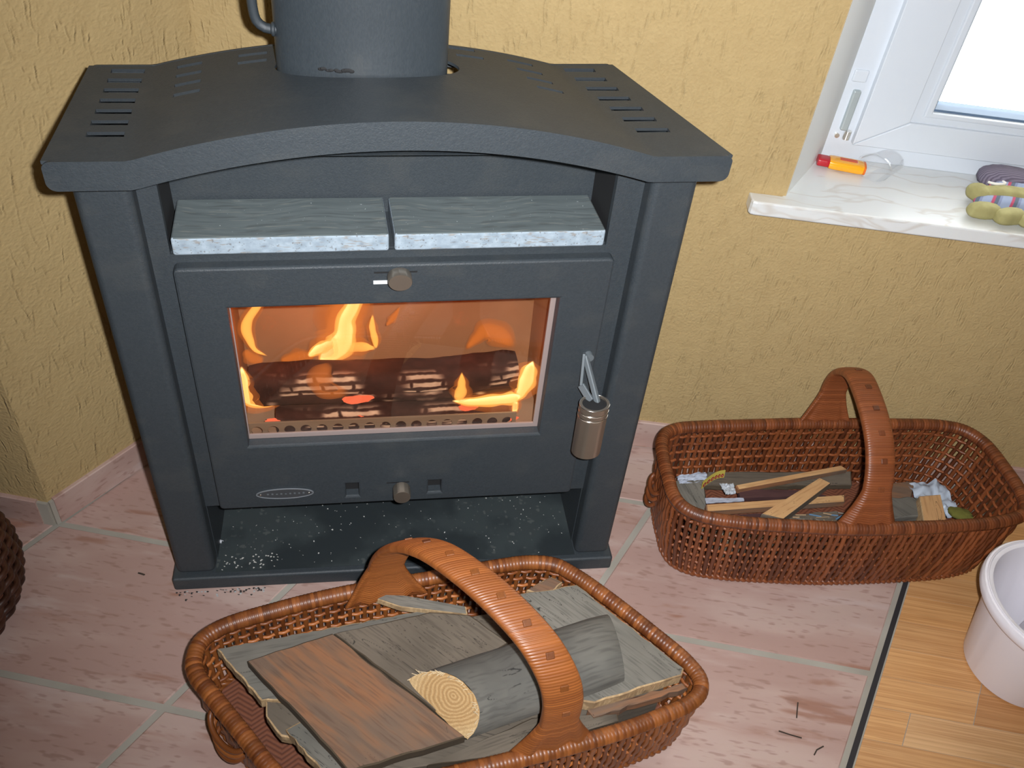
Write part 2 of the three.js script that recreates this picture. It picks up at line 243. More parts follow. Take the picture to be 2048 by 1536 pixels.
// ------------------------------------------------------------------ the room
const HI = [[0.463684, 0.2036, -0.63063], [0.133137, -0.247073, -0.165668], [-0.027768, 0.006517, 1]];
const node = (u, v) => { const q = HI.map((r) => r[0] * u + r[1] * v + r[2]); return [q[0] / q[2], q[1] / q[2]]; };   // the laid grid of the floor
const floor = structGroup('floor');
mesh('grout_bed', box(-3.1, 4.2, -0.08, -0.0018, -1.4, 3.2), M.grout, floor);
function tilePrism(c, su, sv, top, th, bev, ou, ov) {   // four plan corners [x, z], bevelled edge
  const cx = (c[0][0] + c[1][0] + c[2][0] + c[3][0]) / 4, cz = (c[0][1] + c[1][1] + c[2][1] + c[3][1]) / 4, pos = [], uv = [];
  const inn = c.map((p) => { const d = Math.hypot(p[0] - cx, p[1] - cz); return [p[0] + (cx - p[0]) / d * bev * 1.5, p[1] + (cz - p[1]) / d * bev * 1.5]; }), Q = [[0, 0], [su, 0], [su, sv], [0, sv]];
  const put = (p, y, q) => { pos.push(p[0], y, p[1]); uv.push(q[0] + ou, q[1] + ov); }, quad = (a, b, d, e) => { for (const [p, y, q] of [a, b, d, a, d, e]) put(p, y, q); };
  quad([inn[0], top, Q[0]], [inn[3], top, Q[3]], [inn[2], top, Q[2]], [inn[1], top, Q[1]]);
  for (let i = 0; i < 4; i++) { const j = (i + 1) % 4; quad([c[i], top - bev, Q[i]], [inn[i], top, Q[i]], [inn[j], top, Q[j]], [c[j], top - bev, Q[j]]); quad([c[i], top - th, Q[i]], [c[i], top - bev, Q[i]], [c[j], top - bev, Q[j]], [c[j], top - th, Q[j]]); }
  const g = new THREE.BufferGeometry(); g.setAttribute('position', new THREE.Float32BufferAttribute(pos, 3)); g.setAttribute('uv', new THREE.Float32BufferAttribute(uv, 2)); g.computeVertexNormals(); return g;
}
{
  const r = rng(11), e = 0.0125, ev = 0.019;
  for (let v = -5; v < 2; v++) for (let u = -4; u < 3; u++) {
    if (u < 0 && v > 0) continue;
    const c = [node(u + e, v + ev), node(u + 1 - e, v + ev), node(u + 1 - e, v + 1 - ev), node(u + e, v + 1 - ev)].map((p) => [p[0], p[1]]);
    if (c.every((p) => p[0] < -3 || p[1] > 3.1 || p[1] < -1.3)) continue;
    mesh('tile', tilePrism(c.slice().reverse(), 0.42, 0.42, 0.0002 * r(), 0.012, 0.0016, r(), r()), r() < 0.5 ? M.tile : M.tile2, floor);
  }
  for (let k = 0; k < 22; k++) {   // laminate staves beyond the last tile row
    const v0 = -3.0 + k * 0.2, v1 = v0 + 0.2; let u = 3.028, first = true;
    while (u < 5.6) {
      let L = 0.45 + r() * 0.75; if (first) { L *= r() * 0.8 + 0.2; first = false; }
      const g = 0.0012, c = [node(u + g, v0 + g), node(u + L - g, v0 + g), node(u + L - g, v1 - g), node(u + g, v1 - g)];
      const geo = tilePrism(c.slice().reverse(), 0.066, L * 0.5, -0.001, 0.012, 0.0003, r() * 5, r() * 5); const a = geo.attributes.uv; for (let i = 0; i < a.count; i++) a.setXY(i, a.getX(i), a.getY(i));
      { // grain runs along the stave
        const p = geo.attributes.position, o1 = r(), o2 = r(), d = [c[1][0] - c[0][0], c[1][1] - c[0][1]], n = Math.hypot(...d); for (let i = 0; i < p.count; i++) { const x = p.getX(i), z = p.getZ(i), s = (x * d[0] + z * d[1]) / n, t = (-x * d[1] + z * d[0]) / n; a.setXY(i, t * 5 + o1, s * 1.1 + o2); } }
      mesh('stave', geo, M.lam[Math.floor(r() * 5)], floor); u += L;
    }
  }
  const j0 = node(3.006, -4), j1 = node(3.024, -4), j2 = node(3.024, 1.7), j3 = node(3.006, 1.7);
  mesh('edge_joint', upright([j0, j1, j2, j3], -0.006, -0.0012), M.joint, floor);
}
const KX = -0.6355, KZ = -0.1655, CR = [-0.3253, -0.5115];
struct('wall_left', upright([[KX, KZ], [CR[0] + 0.02, CR[1] - 0.0223], [CR[0] + 0.02, -1.3], [-2.85, -1.3], [-2.85, -0.797]], 0, 2.4), M.plaster);
const wallR = { x: 0.5347, z: -0.3287, a: -12 * PI / 180 };
const onWall = (o) => { o.position.set(wallR.x, 0, wallR.z); o.rotation.y = wallR.a; return o; };
onWall(struct('wall_right', uvBox(extrude(shape(rect(-0.89, 2.5, 0, 2.4), [rect(0.1375, 1.16, 0.6168, 1.95)]), 0.3).translate(0, 0, -0.3)), M.plaster));
onWall(struct('wall_far_right', box(2.4, 2.6, 0, 2.4, -0.3, 4.2), M.plaster));
struct('wall_back', box(-3.1, 4.0, 0, 2.4, 3.0, 3.2), M.plaster);
struct('wall_far_left', box(-3.0, -2.8, 0, 2.4, -1.3, 3.2), M.plaster);
struct('ceiling', box(-3.1, 4.2, 2.4, 2.5, -1.5, 3.2), M.ceiling);
// skirting of cut floor tiles
function skirtRun(parent, a, b, h0, h1, th, cuts, seed) {   // from plan point a to b, on the room side (left of a->b turned)
  const d = [b[0] - a[0], b[1] - a[1]], L = Math.hypot(...d), t = [d[0] / L, d[1] / L], n = [-t[1], t[0]], r = rng(seed);
  for (let i = 0; i < cuts.length - 1; i++) {
    const s0 = cuts[i] + 0.003, s1 = cuts[i + 1] - 0.003, hA = mix(h0, h1, s0 / L), hB = mix(h0, h1, s1 / L), pos = [], uv = [], ou = r(), ov = r();
    const P = (s, y, o) => [a[0] + t[0] * s + n[0] * o, y, a[1] + t[1] * s + n[1] * o];
    const F = [[P(s0, 0.003, th), s0, 0], [P(s1, 0.003, th), s1, 0], [P(s1, hB - 0.0015, th), s1, hB], [P(s0, hA - 0.0015, th), s0, hA]], T2 = [[P(s0, hA, th - 0.002), s0, hA], [P(s1, hB, th - 0.002), s1, hB]], K = [[P(s0, 0.003, 0), s0, 0], [P(s1, 0.003, 0), s1, 0], [P(s1, hB, 0), s1, hB], [P(s0, hA, 0), s0, hA]];
    const quad = (p, q, w, z) => { for (const e of [p, q, w, p, w, z]) { pos.push(...e[0]); uv.push(e[1] * 1.2 + ou, e[2] * 1.2 + ov); } };
    quad(F[0], F[1], F[2], F[3]); quad(F[3], F[2], T2[1], T2[0]); quad(T2[0], T2[1], K[2], K[3]); quad(K[0], F[0], F[3], K[3]); quad(F[1], K[1], K[2], F[2]); quad(K[1], K[0], K[3], K[2]);
    const g = new THREE.BufferGeometry(); g.setAttribute('position', new THREE.Float32BufferAttribute(pos, 3)); g.setAttribute('uv', new THREE.Float32BufferAttribute(uv, 2)); g.computeVertexNormals(); mesh('tile', g, M.skirt, parent);
  }
  const P2 = (s, o) => [a[0] + t[0] * s + n[0] * o, a[1] + t[1] * s + n[1] * o];
  mesh('grout', upright([P2(0, 0), P2(L, 0), P2(L, th * 0.7), P2(0, th * 0.7)], 0, Math.min(h0, h1) - 0.004), M.grout, parent);
}
const bl = structGroup('baseboard_left');
skirtRun(bl, [KX, KZ], [-0.34, -0.494], 0.066, 0.074, 0.008, [0.005, 0.33, 0.44], 3);
skirtRun(bl, [-2.7, -0.754], [KX, KZ], 0.064, 0.064, 0.008, [0.02, 0.45, 0.8, 1.15, 1.5, 1.82, 2.13], 5);
const br = structGroup('baseboard_right');
{ const c = Math.cos(-wallR.a), s = Math.sin(-wallR.a), at = (q) => [wallR.x + c * q, wallR.z + s * q]; skirtRun(br, at(-0.86), at(2.38), 0.0745, 0.0745, 0.008, [0.01, 0.33, 0.83, 1.33, 1.83, 2.33, 2.83, 3.2], 9); }

// ------------------------------------------------------------------ window
const win = onWall(structGroup('window_1'));
const WT = 1.92, WR = 1.16;
const ringG = (x0, x1, y0, y1, w, d0, d1, bev) => uvBox(extrude(shape(rect(x0, x1, y0, y1), [rect(x0 + w, x1 - w, y0 + w, y1 - w)]), d1 - d0, bev).translate(0, 0, d0));
mesh('outer_frame', ringG(0.225, WR + 0.02, 0.6425, WT + 0.03, 0.065, -0.25, -0.178, 0.002), M.upvc, win);
{ // mitred sash members
  const x0 = 0.277, x1 = WR - 0.03, y0 = 0.6785, y1 = WT - 0.01, w = 0.087, h = 0.054, g = 0.0006, d0 = -0.22, d1 = -0.163;
  const mem = [[[x0, y0 + g], [x0 + w, y0 + h + g], [x0 + w, y1 - h - g], [x0, y1 - g]], [[x0 + g, y0], [x1 - g, y0], [x1 - w - g, y0 + h], [x0 + w + g, y0 + h]], [[x1, y0 + g], [x1, y1 - g], [x1 - w, y1 - h - g], [x1 - w, y0 + h + g]], [[x0 + g, y1], [x0 + w + g, y1 - h], [x1 - w - g, y1 - h], [x1 - g, y1]]];
  mem.forEach((p, i) => mesh(i % 2 ? 'sash_rail' : 'sash_stile', uvBox(extrude(shape(p), d1 - d0, 0.0025).translate(0, 0, d0)), M.upvc, win));
  // inner step, glazing bead, gasket, pane
  const ring2 = (a, b, da, db, bev, m, n) => { const xa = x0 + w + a[0], ya = y0 + h + a[1], xb = x0 + w + b[0], yb = y0 + h + b[1]; mesh(n, uvBox(extrude(shape([[xa, ya], [x1 - w - a[0], ya], [x1 - w - a[0], y1 - h - a[1]], [xa, y1 - h - a[1]]], [[[xb, yb], [x1 - w - b[0], yb], [x1 - w - b[0], y1 - h - b[1]], [xb, y1 - h - b[1]]]]), db - da, bev).translate(0, 0, da)), m, win); };
  ring2([-0.001, -0.001], [0.0205, 0.0125], -0.22, -0.170, 0.0012, M.upvc, 'sash_step');
  ring2([0.02, 0.012], [0.034, 0.022], -0.22, -0.166, 0.003, M.upvc, 'glazing_bead');
  ring2([0.0335, 0.0215], [0.0385, 0.0262], -0.22, -0.176, 0.0008, M.rubber, 'gasket');
  mesh('pane', box(x0 + w + 0.03, x1 - w - 0.03, y0 + h + 0.02, y1 - h - 0.02, -0.204, -0.2), M.glass, win);
}
const hinge = new THREE.Group(); hinge.name = 'hinge'; win.add(hinge);
mesh('hinge_plate', rbox(0.2475, 0.2615, 0.700, 0.776, -0.18, -0.169, 0.003), M.hinge, hinge);
mesh('hinge_pin', new THREE.CylinderGeometry(0.0065, 0.0065, 0.016, 16).translate(0.2625, 0.694, -0.168), M.chrome, hinge);
mesh('hinge_screw', new THREE.CylinderGeometry(0.0045, 0.0045, 0.006, 12).rotateX(PI / 2).translate(0.247, 0.688, -0.176), M.chrome, hinge);
mesh('hinge_cover', rbox(0.238, 0.264, 0.79, 0.812, -0.18, -0.173, 0.003), M.upvc, hinge);
onWall(struct('trim_1', upright([[0.1365, 0.0005], [0.233, -0.18], [0.233, -0.255], [0.1365, -0.255]], 0.6425, 1.95, 0), M.reveal));
onWall(struct('trim_2', upright([[0.1365, -0.001], [1.2, -0.001], [1.2, -0.255], [0.1365, -0.255]], 1.93, 1.955), M.reveal));
onWall(struct('trim_3', upright([[1.175, 0], [1.175, -0.255], [1.14, -0.255], [1.14, -0.18]], 0.6425, 1.95), M.reveal));
onWall(struct('window_sill', upright([[0.0735, 0.0008], [0.0735, 0.028], [0.0765, 0.0335], [0.083, 0.0355], [1.32, 0.0355], [1.32, 0.0008], [1.15, 0.0008], [1.15, -0.25], [0.131, -0.25], [0.131, 0.0008]], 0.6168, 0.6425, 0.003), M.marble));

// ------------------------------------------------------------------ stove
const TW = 0.08333;
function tw(g) { const p = g.attributes.position, n = g.attributes.normal; for (let i = 0; i < p.count; i++) { const a = TW * p.getY(i), c = Math.cos(a), s = Math.sin(a), x = p.getX(i), z = p.getZ(i); p.setXYZ(i, c * x + s * z, p.getY(i), -s * x + c * z); if (n) { const nx = n.getX(i), nz = n.getZ(i); n.setXYZ(i, c * nx + s * nz, n.getY(i), -s * nx + c * nz); } } return g; }
const stove = thing('wood_stove', 'dark grey steel wood stove with arched slotted top and glass door', 'stove');
const sp = (name, g, m = M.stove, par = stove) => mesh(name, tw(g), m, par);
sp('base_plate', rbox(-0.4, 0.4, 0, 0.033, -0.245, 0, 0.005, 3), M.stove);
sp('hearth_floor', box(-0.327, 0.327, 0.0325, 0.0338, -0.235, -0.012), M.hearth);
for (const s of [-1, 1]) sp('post', rbox(s < 0 ? -0.392 : 0.3265, s < 0 ? -0.3265 : 0.392, 0.033, 0.834, -0.05, -0.011, 0.011, 4));
sp('side_panel', uvBox(upright([[-0.388, -0.045], [-0.388, -0.235], [-0.372, -0.235], [-0.372, -0.045]], 0.033, 0.86)));
sp('side_panel', uvBox(upright([[0.372, -0.045], [0.388, -0.045], [0.336, -0.252], [0.32, -0.252]], 0.033, 0.86)));
sp('back_panel', uvBox(upright([[-0.385, -0.225], [-0.385, -0.235], [0.33, -0.25], [0.33, -0.24]], 0.033, 0.855)));
sp('front_panel', uvBox(extrude(shape(rect(-0.33, 0.33, 0.185, 0.835), [rect(-0.302, 0.2865, 0.695, 0.8345), rect(-0.262, 0.248, 0.31, 0.645)]), 0.01).translate(0, 0, -0.05)));
sp('jamb', box(-0.335, -0.3262, 0.034, 0.2, -0.23, -0.045)); sp('jamb', box(0.3262, 0.335, 0.034, 0.2, -0.23, -0.045));
sp('ash_box', box(-0.325, 0.325, 0.186, 0.196, -0.235, -0.05));
sp('rear_wall', box(-0.327, 0.327, 0.034, 0.19, -0.235, -0.225), M.hearth);
// warming niche
sp('niche_floor', box(-0.31, 0.295, 0.688, 0.696, -0.145, -0.0455)); sp('niche_back', uvBox(extrude(shape([[-0.31, 0.696], [0.295, 0.696], ...Array.from({ length: 25 }, (_, i) => { const x = 0.295 - i / 24 * 0.605; return [x, 0.853 + 0.036 * hump((x + 0.396) / 0.808)]; })]), 0.008).translate(0, 0, -0.146)));
sp('niche_side', box(-0.312, -0.304, 0.696, 0.856, -0.145, -0.045), M.black); sp('niche_side', box(0.288, 0.296, 0.696, 0.856, -0.145, -0.045), M.black);
{
  const slab = (x0, x1) => { const b = 0.0035, g = rbox(x0, x1, 0.696, 0.7225, -0.1345, -0.0345, b, 1), n = g.attributes.normal, p = g.attributes.position, top = [], face = []; const pos = g.attributes.position, uv = g.attributes.uv;
    g.clearGroups(); const order = []; for (let i = 0; i < p.count; i += 3) { const ny = (n.getY(i) + n.getY(i + 1) + n.getY(i + 2)) / 3; (Math.abs(ny) > 0.8 ? top : face).push(i); }
    const P = [], N = [], U = []; for (const i of [...top, ...face]) for (let k = 0; k < 3; k++) { P.push(pos.getX(i + k), pos.getY(i + k), pos.getZ(i + k)); N.push(n.getX(i + k), n.getY(i + k), n.getZ(i + k)); U.push(uv.getX(i + k), uv.getY(i + k)); }
    const o = new THREE.BufferGeometry(); o.setAttribute('position', new THREE.Float32BufferAttribute(P, 3)); o.setAttribute('normal', new THREE.Float32BufferAttribute(N, 3)); o.setAttribute('uv', new THREE.Float32BufferAttribute(U, 2)); o.addGroup(0, top.length * 3, 0); o.addGroup(top.length * 3, face.length * 3, 1); return o; };
  for (const [a, b] of [[-0.298, -0.0215], [-0.0145, 0.2815]]) { const m = sp('stone_slab', slab(a, b), [M.stoneTop, M.stoneFace]); m.userData.label = 'grey soapstone slab with pale sawn front edge'; }
}
// firebox
for (const [n, g] of [['lining_back', rbox(-0.262, 0.25, 0.30, 0.655, -0.228, -0.212)], ['lining_side', rbox(-0.264, -0.252, 0.30, 0.655, -0.226, -0.05)], ['lining_side', rbox(0.238, 0.25, 0.30, 0.655, -0.226, -0.05)], ['lining_floor', rbox(-0.262, 0.25, 0.292, 0.306, -0.226, -0.05)], ['lining_baffle', rbox(-0.262, 0.25, 0.652, 0.664, -0.226, -0.05)]]) sp(n, g, M.lining);
{ // log guard with a row of round holes
  const holes = []; for (let i = 0; i < 17; i++) holes.push(ellipsePath(-0.228 + i * 0.0252, 0.3475 - i * 0.0001, 0.0085, 0.0098));
  sp('log_guard', uvBox(extrude(shape(rect(-0.247, 0.19, 0.31, 0.3655), holes), 0.003, 0.0004, 14).translate(0, 0, -0.056)), std({ color: 0x8d857c, roughness: 0.6, metalness: 0.3 }));
}
// door
const door = new THREE.Group(); door.name = 'door'; stove.add(door);
const dp = (name, g, m = M.stove) => mesh(name, tw(g), m, door);
dp('door_frame', uvBox(extrude(shape(roundRect(-0.3005, 0.2985, 0.194, 0.6825, 0.008), [rect(-0.2395, 0.2245, 0.3435, 0.6165), rect(-0.0935, -0.0725, 0.2125, 0.244), rect(0.0445, 0.0665, 0.2125, 0.242)]), 0.02, 0.0035).translate(0, 0, -0.043)));
dp('air_port', box(-0.096, -0.07, 0.21, 0.247, -0.043, -0.04), M.black); dp('air_port', box(0.042, 0.069, 0.21, 0.245, -0.043, -0.04), M.black);
dp('glass_seal', uvBox(extrude(shape(rect(-0.247, 0.232, 0.336, 0.624), [rect(-0.2385, 0.2175, 0.3495, 0.6168)]), 0.004).translate(0, 0, -0.047)), M.gasket);
dp('glass_pane', box(-0.245, 0.23, 0.338, 0.622, -0.0455, -0.0415), phys({ color: 0xfff3e8, roughness: 0, transmission: 1, thickness: 0, ior: 1.45 }));
const knob = (x, y, z0, z1, rx, ry, name) => { const g = new THREE.LatheGeometry([[0.0001, z0], [0.42, z0], [0.42, z0 + 0.006], [0.97, z0 + 0.007], [1, z0 + 0.009], [1, z1 - 0.002], [0.95, z1], [0.0001, z1]].map((p) => new THREE.Vector2(p[0], p[1])), 40); g.rotateX(PI / 2); g.scale(rx, ry, 1); g.translate(x, y, 0); return dp(name, toCreasedNormals(g, 0.6), M.nickel); };
knob(-0.0095, 0.669, -0.023, 0.002, 0.0165, 0.0135, 'upper_air_knob'); knob(-0.0015, 0.236, -0.023, 0.006, 0.0145, 0.0145, 'lower_air_knob');
dp('knob_slot', box(-0.043, 0.016, 0.6685, 0.671, -0.0235, -0.0226), M.black); dp('knob_slot', box(-0.026, 0.012, 0.241, 0.2435, -0.0235, -0.0226), M.black);
dp('white_mark', box(-0.044, -0.02, 0.651, 0.6565, -0.0235, -0.0224), M.whiteMark);
{ // oval maker's plate with two rivets and a raised rim; its lettering is worn to faint flecks
  const e = new THREE.Shape(); e.absellipse(-0.193, 0.2285, 0.0465, 0.0125, 0, 2 * PI); const i = new THREE.Path(); i.absellipse(-0.193, 0.2285, 0.0445, 0.011, 0, 2 * PI, true);
  const pl = new THREE.Shape(); pl.absellipse(-0.193, 0.2285, 0.045, 0.0115, 0, 2 * PI);
  const plate = dp('maker_plate', uvBox(extrude(pl, 0.0014, 0, 40).translate(0, 0, -0.0235)), M.badge); plate.userData.label = 'small oval maker plate';
  e.holes.push(i); mesh('plate_rim', tw(uvBox(extrude(e, 0.002, 0.0003, 40).translate(0, 0, -0.0232))), std({ color: 0x8c9196, roughness: 0.45, metalness: 0.4 }), plate);
  for (const x of [-0.232, -0.154]) mesh('rivet', tw(new THREE.SphereGeometry(0.0019, 10, 8).translate(x, 0.2285, -0.0218)), M.chrome, plate);
  const r = rng(5); for (let k = 0; k < 9; k++) { const x = -0.222 + k * 0.0072; mesh('letter_fleck', tw(box(x, x + 0.003, 0.227, 0.2285 + r() * 0.002, -0.0222, -0.0216)), M.lever, plate); }
}
{ // latch lever and hanging grip
  const gh = new THREE.Group(); gh.name = 'door_handle'; door.add(gh);
  const bar = (a, b, w, t, n, m) => { const d = b.clone().sub(a), L = d.length(), g = new RoundedBoxGeometry(w, L, t, 2, Math.min(w, t) * 0.3); g.applyQuaternion(new THREE.Quaternion().setFromUnitVectors(V(0, 1, 0), d.normalize())); g.translate((a.x + b.x) / 2, (a.y + b.y) / 2, (a.z + b.z) / 2); mesh(n, tw(g), m, gh); };
  bar(V(0.277, 0.513, -0.018), V(0.296, 0.452, 0.026), 0.0085, 0.009, 'lever_arm', M.lever);
  bar(V(0.276, 0.515, -0.02), V(0.273, 0.468, 0.0), 0.005, 0.014, 'lever_cheek', M.lever);
  bar(V(0.273, 0.468, 0.0), V(0.285, 0.455, 0.024), 0.005, 0.012, 'lever_cheek', M.lever);
  mesh('lever_bolt', tw(new THREE.CylinderGeometry(0.007, 0.007, 0.012, 14).rotateX(PI / 2).translate(0.284, 0.509, -0.02)), M.lever, gh);
  const prof = [[0.0001, 0], [0.0225, 0], [0.0238, 0.0015], [0.0238, 0.084], [0.0228, 0.0848], [0.0228, 0.0862], [0.0238, 0.087], [0.0238, 0.0945], [0.0228, 0.0953], [0.0228, 0.0967], [0.0238, 0.0975], [0.0238, 0.107], [0.0228, 0.1085], [0.0195, 0.1085], [0.0195, 0.104], [0.0001, 0.104]].map((p) => new THREE.Vector2(p[0], p[1]));
  const g = toCreasedNormals(new THREE.LatheGeometry(prof, 40), 0.5); g.scale(1, 1, 0.8); g.rotateZ(0.03); g.rotateX(0.04); g.translate(0.2925, 0.349, 0.027);
  const grip = mesh('grip', tw(g), M.nickel, gh); grip.userData.label = 'round nickel grip with ring grooves';
  const cap = mesh('grip_cap', tw(new THREE.CylinderGeometry(0.0195, 0.0195, 0.003, 30).scale(1, 1, 0.8).rotateX(0.04).translate(0.2895, 0.4535, 0.031)), M.black, grip);
  for (const y of [0.0855, 0.096, 0.1078]) mesh('ring', tw(new THREE.TorusGeometry(0.0236, 0.0008, 6, 40).rotateX(PI / 2).scale(1, 1, 0.8).rotateZ(0.03).rotateX(0.04).translate(0.2925 - y * 0.03, 0.349 + y, 0.027 + y * 0.04)), M.chrome, grip);
}
// arched slotted top
const FL = V(-0.4009, 0.8645, 0.0538), FR = V(0.4117, 0.8645, -0.006), BL = V(-0.4056, 0.8645, -0.2049), BR = V(0.3145, 0.8645, -0.287);
function hump(u) {  const t = (u - 0.4885) / 0.3795; return Math.abs(t) < 1 ? 1 - t * t : 0; }
const coverAt = (u, w, dy = 0) => { const p = FL.clone().lerp(FR, u).lerp(BL.clone().lerp(BR, u), w); p.y += mix(0.0465, 0.034, w) * hump(u) + dy; return p; };
{
  const us = []; for (let i = 0; i <= 8; i++) us.push(0.109 * i / 8); for (let i = 1; i <= 40; i++) us.push(0.109 + 0.759 * i / 40); for (let i = 1; i <= 8; i++) us.push(0.868 + 0.132 * i / 8);
  const nu = us.length, nw = 7, pos = [], uv = [], idx = [];
  for (const dy of [0, -0.004]) for (let j = 0; j < nw; j++) for (let i = 0; i < nu; i++) { const p = coverAt(us[i], j / (nw - 1), dy); pos.push(p.x, p.y, p.z); uv.push(p.x, p.z); }
  const A = (l, j, i) => l * nu * nw + j * nu + i, q = (a, b, c, d) => idx.push(a, b, c, a, c, d);
  for (let j = 0; j < nw - 1; j++) for (let i = 0; i < nu - 1; i++) { q(A(0, j, i), A(0, j, i + 1), A(0, j + 1, i + 1), A(0, j + 1, i)); q(A(1, j, i), A(1, j + 1, i), A(1, j + 1, i + 1), A(1, j, i + 1)); }
  for (let i = 0; i < nu - 1; i++) { q(A(0, 0, i), A(1, 0, i), A(1, 0, i + 1), A(0, 0, i + 1)); q(A(0, nw - 1, i), A(0, nw - 1, i + 1), A(1, nw - 1, i + 1), A(1, nw - 1, i)); }
  for (let j = 0; j < nw - 1; j++) { q(A(0, j, 0), A(0, j + 1, 0), A(1, j + 1, 0), A(1, j, 0)); q(A(0, j, nu - 1), A(1, j, nu - 1), A(1, j + 1, nu - 1), A(0, j + 1, nu - 1)); }
  let g = new THREE.BufferGeometry(); g.setAttribute('position', new THREE.Float32BufferAttribute(pos, 3)); g.setAttribute('uv', new THREE.Float32BufferAttribute(uv, 2)); g.setIndex(idx); g = toCreasedNormals(g, 0.5);
  const cut = [], slot = (x, y, z, w, d) => { const b = new THREE.BoxGeometry(w, 0.0873, d); b.rotateY(0.0817); b.translate(x, y, z); cut.push(b); };
  for (let k = 0; k < 7; k++) { const t = k / 6; slot(mix(-0.3475, -0.3555, t), 0.865, mix(-0.013, -0.1925, t), 0.041, 0.0125); slot(mix(0.321, 0.2588, t), 0.865, mix(-0.070, -0.260, t), 0.047, 0.0125); }
  for (let k = 0; k < 4; k++) { const t = k / 3; slot(mix(-0.269, -0.2775, t), 0.88, mix(-0.104, -0.193, t), 0.032, 0.009); slot(mix(0.195, 0.166, t), 0.88, mix(-0.152, -0.243, t), 0.038, 0.009); }
  slot(-0.196, 0.9, -0.177, 0.037, 0.009); slot(-0.1975, 0.9, -0.203, 0.037, 0.009); slot(0.092, 0.9, -0.224, 0.039, 0.009); slot(0.082, 0.9, -0.252, 0.039, 0.009);
  cut.push(new THREE.CylinderGeometry(1, 1, 0.2, 64).scale(0.119, 1, 0.054).rotateY(0.0735).translate(-0.047, 0.9, -0.160));
  const ev = new Evaluator(); ev.useGroups = false; ev.attributes = ['position', 'normal', 'uv'];
  let br2 = new Brush(g); br2.updateMatrixWorld();
  { const b = new Brush(mergeGeometries(cut.map((q2) => { const k2 = q2.index ? q2.toNonIndexed() : q2; return k2; }))); b.updateMatrixWorld(); br2 = ev.evaluate(br2, b, SUBTRACTION); }
  const top = mesh('top_plate', br2.geometry, M.stove, stove);
  // front skirt band that follows the arch, rounded at both ends; rear and side lips
  const band = (w, hgt, th, off) => {
    const P = [], inner = [], uu = []; for (let i = 0; i <= 14; i++) uu.push(0.0137 * (1 - Math.cos(i / 14 * PI / 2))); for (let i = 1; i <= 96; i++) uu.push(0.0137 + 0.9726 * i / 96); for (let i = 1; i <= 14; i++) uu.push(0.9863 + 0.0137 * Math.sin(i / 14 * PI / 2)); const n = uu.length - 1; const dir = (w ? BR.clone().sub(BL) : FR.clone().sub(FL)).normalize(), nrm = V(-dir.z, 0, dir.x).multiplyScalar(w ? -1 : 1), up = [], lo = [];
    for (let i = 0; i <= n; i++) { const u = uu[i], p = coverAt(u, w), e = Math.min(u, 1 - u) * 0.8148, r = 0.011, c = e < r ? r - Math.sqrt(Math.max(0, r * r - (r - e) * (r - e))) : 0; up.push(p.clone().add(V(0, 0.0004 - c * 0.8, 0))); const b = coverAt(u, w, 0); lo.push(V(b.x, b.y - hgt + c, b.z)); }
    const pos2 = [], tri = []; for (let i = 0; i <= n; i++) for (const q2 of [up[i].clone().addScaledVector(nrm, off), lo[i].clone().addScaledVector(nrm, off), up[i].clone().addScaledVector(nrm, off - th), lo[i].clone().addScaledVector(nrm, off - th)]) pos2.push(q2.x, q2.y, q2.z);
    for (let i = 0; i < n; i++) { const a = i * 4, b = a + 4; tri.push(a, a + 1, b + 1, a, b + 1, b, a + 2, b + 2, b + 3, a + 2, b + 3, a + 3, a, b, b + 2, a, b + 2, a + 2, a + 1, a + 3, b + 3, a + 1, b + 3, b + 1); }
    tri.push(0, 2, 3, 0, 3, 1, n * 4, n * 4 + 1, n * 4 + 3, n * 4, n * 4 + 3, n * 4 + 2);
    const gg = new THREE.BufferGeometry(); gg.setAttribute('position', new THREE.Float32BufferAttribute(pos2, 3)); gg.setIndex(tri); return uvBox(toCreasedNormals(gg, 0.6));
  };
  mesh('front_band', band(0, 0.0355, 0.0045, 0.0035), M.stove, stove);
  mesh('rear_band', band(1, 0.03, 0.004, 0.002), M.stove, stove);
  for (const u of [0, 1]) { const a = coverAt(u, 0.01), b = coverAt(u, 0.99), s = u ? -0.004 : 0.004; mesh('side_lip', upright(u ? [[a.x - 0.004, a.z], [a.x, a.z], [b.x, b.z], [b.x - 0.004, b.z]] : [[a.x, a.z], [a.x + 0.004, a.z], [b.x + 0.004, b.z], [b.x, b.z]], 0.832, 0.862), M.stove, stove); }
  sp('inner_top', box(-0.37, 0.318, 0.80, 0.806, -0.232, -0.13));
}
